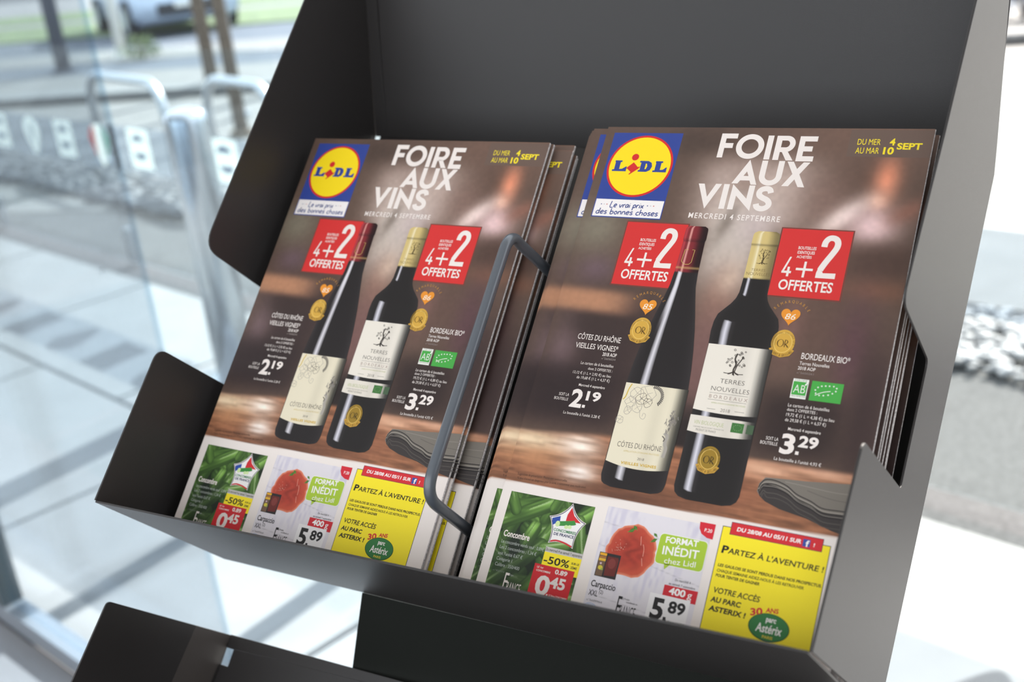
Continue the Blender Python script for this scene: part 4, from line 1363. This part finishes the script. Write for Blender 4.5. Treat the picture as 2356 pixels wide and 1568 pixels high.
# ------------------------------------------------------------------ outdoors beyond the glass
# steel bollard
bx, by = -2.487, 1.885
bol = empty('bollard', (bx, by, 0.015))
bm = bmesh.new()
tube(bm, [(0, 0, 0.0), (0, 0, .93), (0, 0, .955), (0, 0, .967)], [.07, .07, .066, .05], 40)
link('post_tube', bm_mesh(bm, 'post_tube', True), M_steel, bol)
bm = bmesh.new(); tube(bm, [(0, 0, 0.0), (0, 0, .012)], .1, 32)
link('floor_flange', bm_mesh(bm, 'floor_flange'), M_steel, bol)
bm = bmesh.new(); tube(bm, [(0, 0, .967), (0, 0, .972)], [.05, .03], 32)
link('top_cap', bm_mesh(bm, 'top_cap'), M_steel, bol)
tag(bol, 'polished steel bollard on the pale pavement beyond the glass', 'bollard')

# glass windbreak with a band of stickers
bar = empty('glass_windbreak', (-5.0, kerb_y(-5.0) + .14, 0))
tag(bar, 'low clear glass windbreak along the kerb with a frosted sticker band', 'glass screen')
brz = math.atan2(KDIR.y, KDIR.x)
bar.rotation_euler = (0, 0, brz)
PL = 1.62
for i in range(-2, 4):
    link('pane', box_mesh('pane', (i * PL, 0, .55), (PL - .03, .012, 1.06), 0), G_barrier, bar)
    link('band', box_mesh('band', (i * PL, -.009, .61), (PL - .03, .003, .215), 0), G_band, bar)
    link('clamp_post', box_mesh('clamp_post', (i * PL + PL / 2, 0.03, .09), (.05, .04, .18), 0, .004), M_galv, bar)


def disc(pts, y, name, material, parent):
    n = len(pts)
    verts = [(p[0], y, p[1]) for p in pts] + [(p[0], y - .002, p[1]) for p in pts]
    faces = [tuple(range(n))[::-1], tuple(range(n, 2 * n))] + [(i, (i + 1) % n, n + (i + 1) % n, n + i) for i in range(n)]
    return link(name, mesh_pydata(name, verts, faces), material, parent)


def pear(w, h, x, z):
    pts = []
    for i in range(28):
        a = 2 * math.pi * i / 28
        yy = math.cos(a); xx = math.sin(a) * (1 if yy > 0 else (1 + yy * .55))
        pts.append((x + xx * w, z + (yy * .75 if yy > 0 else yy * 1.2) * h))
    return pts


xs = [(-5.363, 'q'), (-4.961, 'p'), (-4.581, 'q'), (-4.201, 'h'), (-3.821, 'q'), (-3.45, 'p'), (-3.102, 'q'), (-2.74, 'h')] + [(-2.37 + .37 * i, 'qpqh'[i % 4]) for i in range(9)]
for x, kind in xs:
    lx = (x + 5.0) / KDIR.x * 1.0
    if kind == 'q':
        o = disc([(lx - .098, .525), (lx + .098, .525), (lx + .098, .712), (lx - .098, .712)], -.0125, 'square_sticker', M_film, bar)
        disc([(lx + .055 * math.cos(a), .655 + .032 * math.sin(a)) for a in [q * math.pi / 8 for q in range(9)]], -.0150, 'dome_motif', M_stick_d, o)
        disc([(lx + .055 * math.cos(a), .60 + .034 * math.sin(a)) for a in [math.pi + q * math.pi / 8 for q in range(9)]], -.0150, 'bowl_motif', M_stick_d, o)
    elif kind == 'p':
        o = disc(pear(.095, .105, lx, .635), -.0125, 'pear_sticker', M_film, bar)
        disc(pear(.016, .06, lx + .004, .635), -.0150, 'slit_motif', M_stick_d, o)
    else:
        o = disc(pear(.098, .108, lx, .635), -.0125, 'tricolour_sticker', M_film, bar)
        full = pear(.098, .108, lx, .635)
        disc([p for p in full if p[0] < lx - .035], -.0150, 'red_third', M_film_r, o)
        disc([p for p in full if p[0] > lx + .035], -.0150, 'green_third', M_film_g, o)

# cycle hoops
def hoop(px0, px1, hgt, label):
    a = Vector((px0[0], px0[1], 0)); b = Vector((px1[0], px1[1], 0))
    t = empty('cycle_hoop', (a.x, a.y, -.012))
    d = b - a; L = d.length; dx = d.normalized(); rr = min(.22, L * .35)
    pts = [Vector((0, 0, 0)), Vector((0, 0, hgt - rr))]
    for q in range(1, 9):
        an = q / 8 * math.pi / 2
        pts.append(dx * (rr - rr * math.cos(an)) + Vector((0, 0, hgt - rr + rr * math.sin(an))))
    for q in range(1, 9):
        an = q / 8 * math.pi / 2
        pts.append(dx * (L - rr + rr * math.sin(an)) + Vector((0, 0, hgt - rr + rr * math.cos(an))))
    pts.append(dx * L)
    bm = bmesh.new(); tube(bm, pts, .032, 14)
    link('hoop_tube', bm_mesh(bm, 'hoop_tube', True), M_galv, t)
    for p in (Vector((0, 0, 0)), dx * L):
        bm = bmesh.new(); tube(bm, [p, p + Vector((0, 0, .012))], .075, 20)
        link('foot_plate', bm_mesh(bm, 'foot_plate'), M_galv, t)
    tag(t, label, 'bike rack', 'steel cycle hoops')


hoop((-6.75, 4.95), (-5.50, 4.50), .66, 'steel cycle hoop left of the bollard, behind the sticker band')
hoop((-5.25, 4.65), (-4.35, 4.30), .66, 'steel cycle hoop partly hidden by the bollard')


def pole(x, y, h, r_, m_, name, label, cat, taper=1.0, lean=(0, 0)):
    t = empty(name, (x, y, -.01))
    bm = bmesh.new()
    tube(bm, [(0, 0, 0), (lean[0] * .5, lean[1] * .5, h * .5), (lean[0], lean[1], h)], [r_, r_ * (1 + taper) / 2, r_ * taper], 16)
    link('shaft', bm_mesh(bm, 'shaft', True), m_, t)
    bm = bmesh.new(); tube(bm, [(0, 0, 0), (0, 0, .05)], r_ * 1.7, 16)
    link('base', bm_mesh(bm, 'base'), m_, t)
    tag(t, label, cat)
    return t


pole(-12.91, 9.549, 4.2, .10, M_darkpost, 'lamp_post', 'dark painted post standing by the far kerb, left edge', 'post')
pole(-13.161, 10.793, 3.0, .075, M_sticker, 'marker_post', 'white marker post in front of the parked car', 'post')
pole(-8.607, 8.008, 4.5, .075, M_brown, 'young_tree_trunk', 'slim brown trunk between the car and the rack, left one', 'tree trunk', .8)
pole(-6.199, 5.871, 4.5, .055, M_brown, 'young_tree_trunk', 'slim brown trunk beside the rack side panel', 'tree trunk', .8)
pole(-6.9, 6.6, 4.0, .05, M_alu, 'sign_post', 'thin grey sign post between the two brown trunks', 'post')
pole(-7.4, 8.6, 4.0, .09, M_sticker, 'banner_pole', 'thick pale pole nearest the top of the rack', 'post')

# parked car (front three quarter, its roof is above the frame)
carL, carWd = 4.2, 1.75
car = empty('parked_car', (-16.28, 14.58, -.01))
car.rotation_euler = (0, 0, math.radians(-30))
prof = [(-2.1, .32), (-2.12, .75), (-2.0, .95), (-1.6, 1.02), (-1.05, 1.44), (0.35, 1.5), (1.0, 1.08), (1.75, .92), (2.08, .74), (2.12, .35), (1.85, .22), (-1.9, .22)]
bm = bmesh.new()
va = [bm.verts.new((x, -carWd / 2, z)) for x, z in prof]; vb_ = [bm.verts.new((x, carWd / 2, z)) for x, z in prof]
bm.faces.new(va); bm.faces.new(vb_[::-1])
for i in range(len(prof)):
    j = (i + 1) % len(prof); bm.faces.new((va[j], va[i], vb_[i], vb_[j]))
bmesh.ops.bevel(bm, geom=bm.edges[:], offset=.07, segments=3, affect='EDGES')
link('body', bm_mesh(bm, 'body', True), M_car, car)
link('side_window', box_mesh('side_window', (-.3, -carWd / 2 - .002, 1.2), (1.3, .02, .32), 0, .008), M_carglass, car)
link('windscreen', mesh_pydata('windscreen', [(.42, -.7, 1.47), (.42, .7, 1.47), (1.02, .78, 1.09), (1.02, -.78, 1.09)], [(0, 1, 2, 3)]), M_carglass, car)
for x in (-1.3, 1.32):
    for y in (-carWd / 2 + .04, carWd / 2 - .04):
        bm = bmesh.new(); tube(bm, [(x, y - .11, .32), (x, y + .11, .32)], .32, 28)
        wv = link('tyre', bm_mesh(bm, 'tyre'), M_tyre, car)
        bm = bmesh.new(); s_ = -1 if y < 0 else 1
        tube(bm, [(x, y + s_ * .10, .32), (x, y + s_ * .118, .32)], .2, 20)
        link('hub_cap', bm_mesh(bm, 'hub_cap'), M_alu, wv)
link('grille', box_mesh('grille', (2.11, 0, .45), (.04, 1.1, .2), 0, .01), M_tyre, car)
for y in (-.65, .65): link('headlight', box_mesh('headlight', (2.03, y, .76), (.12, .34, .13), 0, .03), M_sticker, car)
link('number_plate', box_mesh('number_plate', (2.14, 0, .52), (.015, .5, .1), 0, .003), M_sticker, car)
tag(car, 'pale blue parked car beyond the footpath, only its lower half in view', 'car')


def shrub(x, y, w, h, label, seed, m_=M_leaf, name='shrub'):
    rr = random.Random(seed)
    t = empty(name, (x, y, 0))
    bm = bmesh.new()
    for i in range(420):
        a = rr.uniform(0, 6.28); ph = math.acos(rr.uniform(-.2, 1)); q = rr.uniform(.55, 1)
        p = Vector((w * q * math.sin(ph) * math.cos(a), w * q * math.sin(ph) * math.sin(a), h * (.25 + .75 * q * math.cos(ph))))
        n = Vector((rr.gauss(0, 1), rr.gauss(0, 1), rr.gauss(0, 1))).normalized()
        x_ = n.orthogonal().normalized() * w * .1; y_ = n.cross(x_) * .5
        bm.faces.new([bm.verts.new(p + s_) for s_ in (-x_, y_, x_, -y_)])
    link('foliage', bm_mesh(bm, 'foliage'), m_, t)
    bm = bmesh.new()
    for i in range(5):
        a = i * 1.25
        tube(bm, [(0, 0, 0), (w * .3 * math.cos(a), w * .3 * math.sin(a), h * .7)], [.015, .008], 6)
    link('stems', bm_mesh(bm, 'stems'), M_brown, t)
    tag(t, label, 'shrub', 'shrubs outdoors')


shrub(-12.4, 10.5, .28, .36, 'low green shrub at the foot of the white marker post', 1)
shrub(-7.9, 9.3, .28, .55, 'pale leafy shrub between the brown trunks', 2, mat('pale_leaf', (.34, .4, .27), .8, noise=(9, .3)))
shrub(-1.15, 11.2, .8, .9, 'dark shrub in the distance at the top right', 4, mat('dark_leaf', (.03, .05, .09), .6, noise=(8, .6)))

# unseen posts added to cast shadow streaks across the pavement
for px_, py_, lb in ((-1.72, 2.10, 'unseen slim grey post added for its shadow, behind the left half of the rack'), (-1.22, 1.97, 'unseen slim grey post added for its shadow, behind the wire divider'), (-0.8, 1.86, 'unseen slim grey post added for its shadow, behind the right half of the rack')):
    pole(px_, py_, 2.6, .035, M_alu, 'shadow_post', lb, 'post')

# pebble beds along the kerb
def pebble_bed(name, xa, xb, o0, o1, n, m_, label, seed, smin, smax):
    rr = random.Random(seed)
    bm = bmesh.new()
    base = bmesh.new(); bmesh.ops.create_icosphere(base, subdivisions=1, radius=1)
    bv = [v.co.copy() for v in base.verts]; bf = [[v.index for v in f.verts] for f in base.faces]
    base.free()
    for i in range(n):
        x = rr.uniform(xa, xb); off = rr.uniform(o0, o1); y = kerb_y(x) + off
        s_ = rr.uniform(smin, smax)
        mt_ = Matrix.Translation((x, y, s_ * .25)) @ Matrix.Rotation(rr.uniform(0, 6.28), 4, 'Z') @ Matrix.Diagonal((s_, s_ * rr.uniform(.6, .9), s_ * rr.uniform(.4, .6), 1))
        vsx = [bm.verts.new(mt_ @ c) for c in bv]
        for f in bf: bm.faces.new([vsx[q] for q in f])
    o = link(name, bm_mesh(bm, name, True), m_)
    tag(o, label, 'pebbles', kind='stuff')


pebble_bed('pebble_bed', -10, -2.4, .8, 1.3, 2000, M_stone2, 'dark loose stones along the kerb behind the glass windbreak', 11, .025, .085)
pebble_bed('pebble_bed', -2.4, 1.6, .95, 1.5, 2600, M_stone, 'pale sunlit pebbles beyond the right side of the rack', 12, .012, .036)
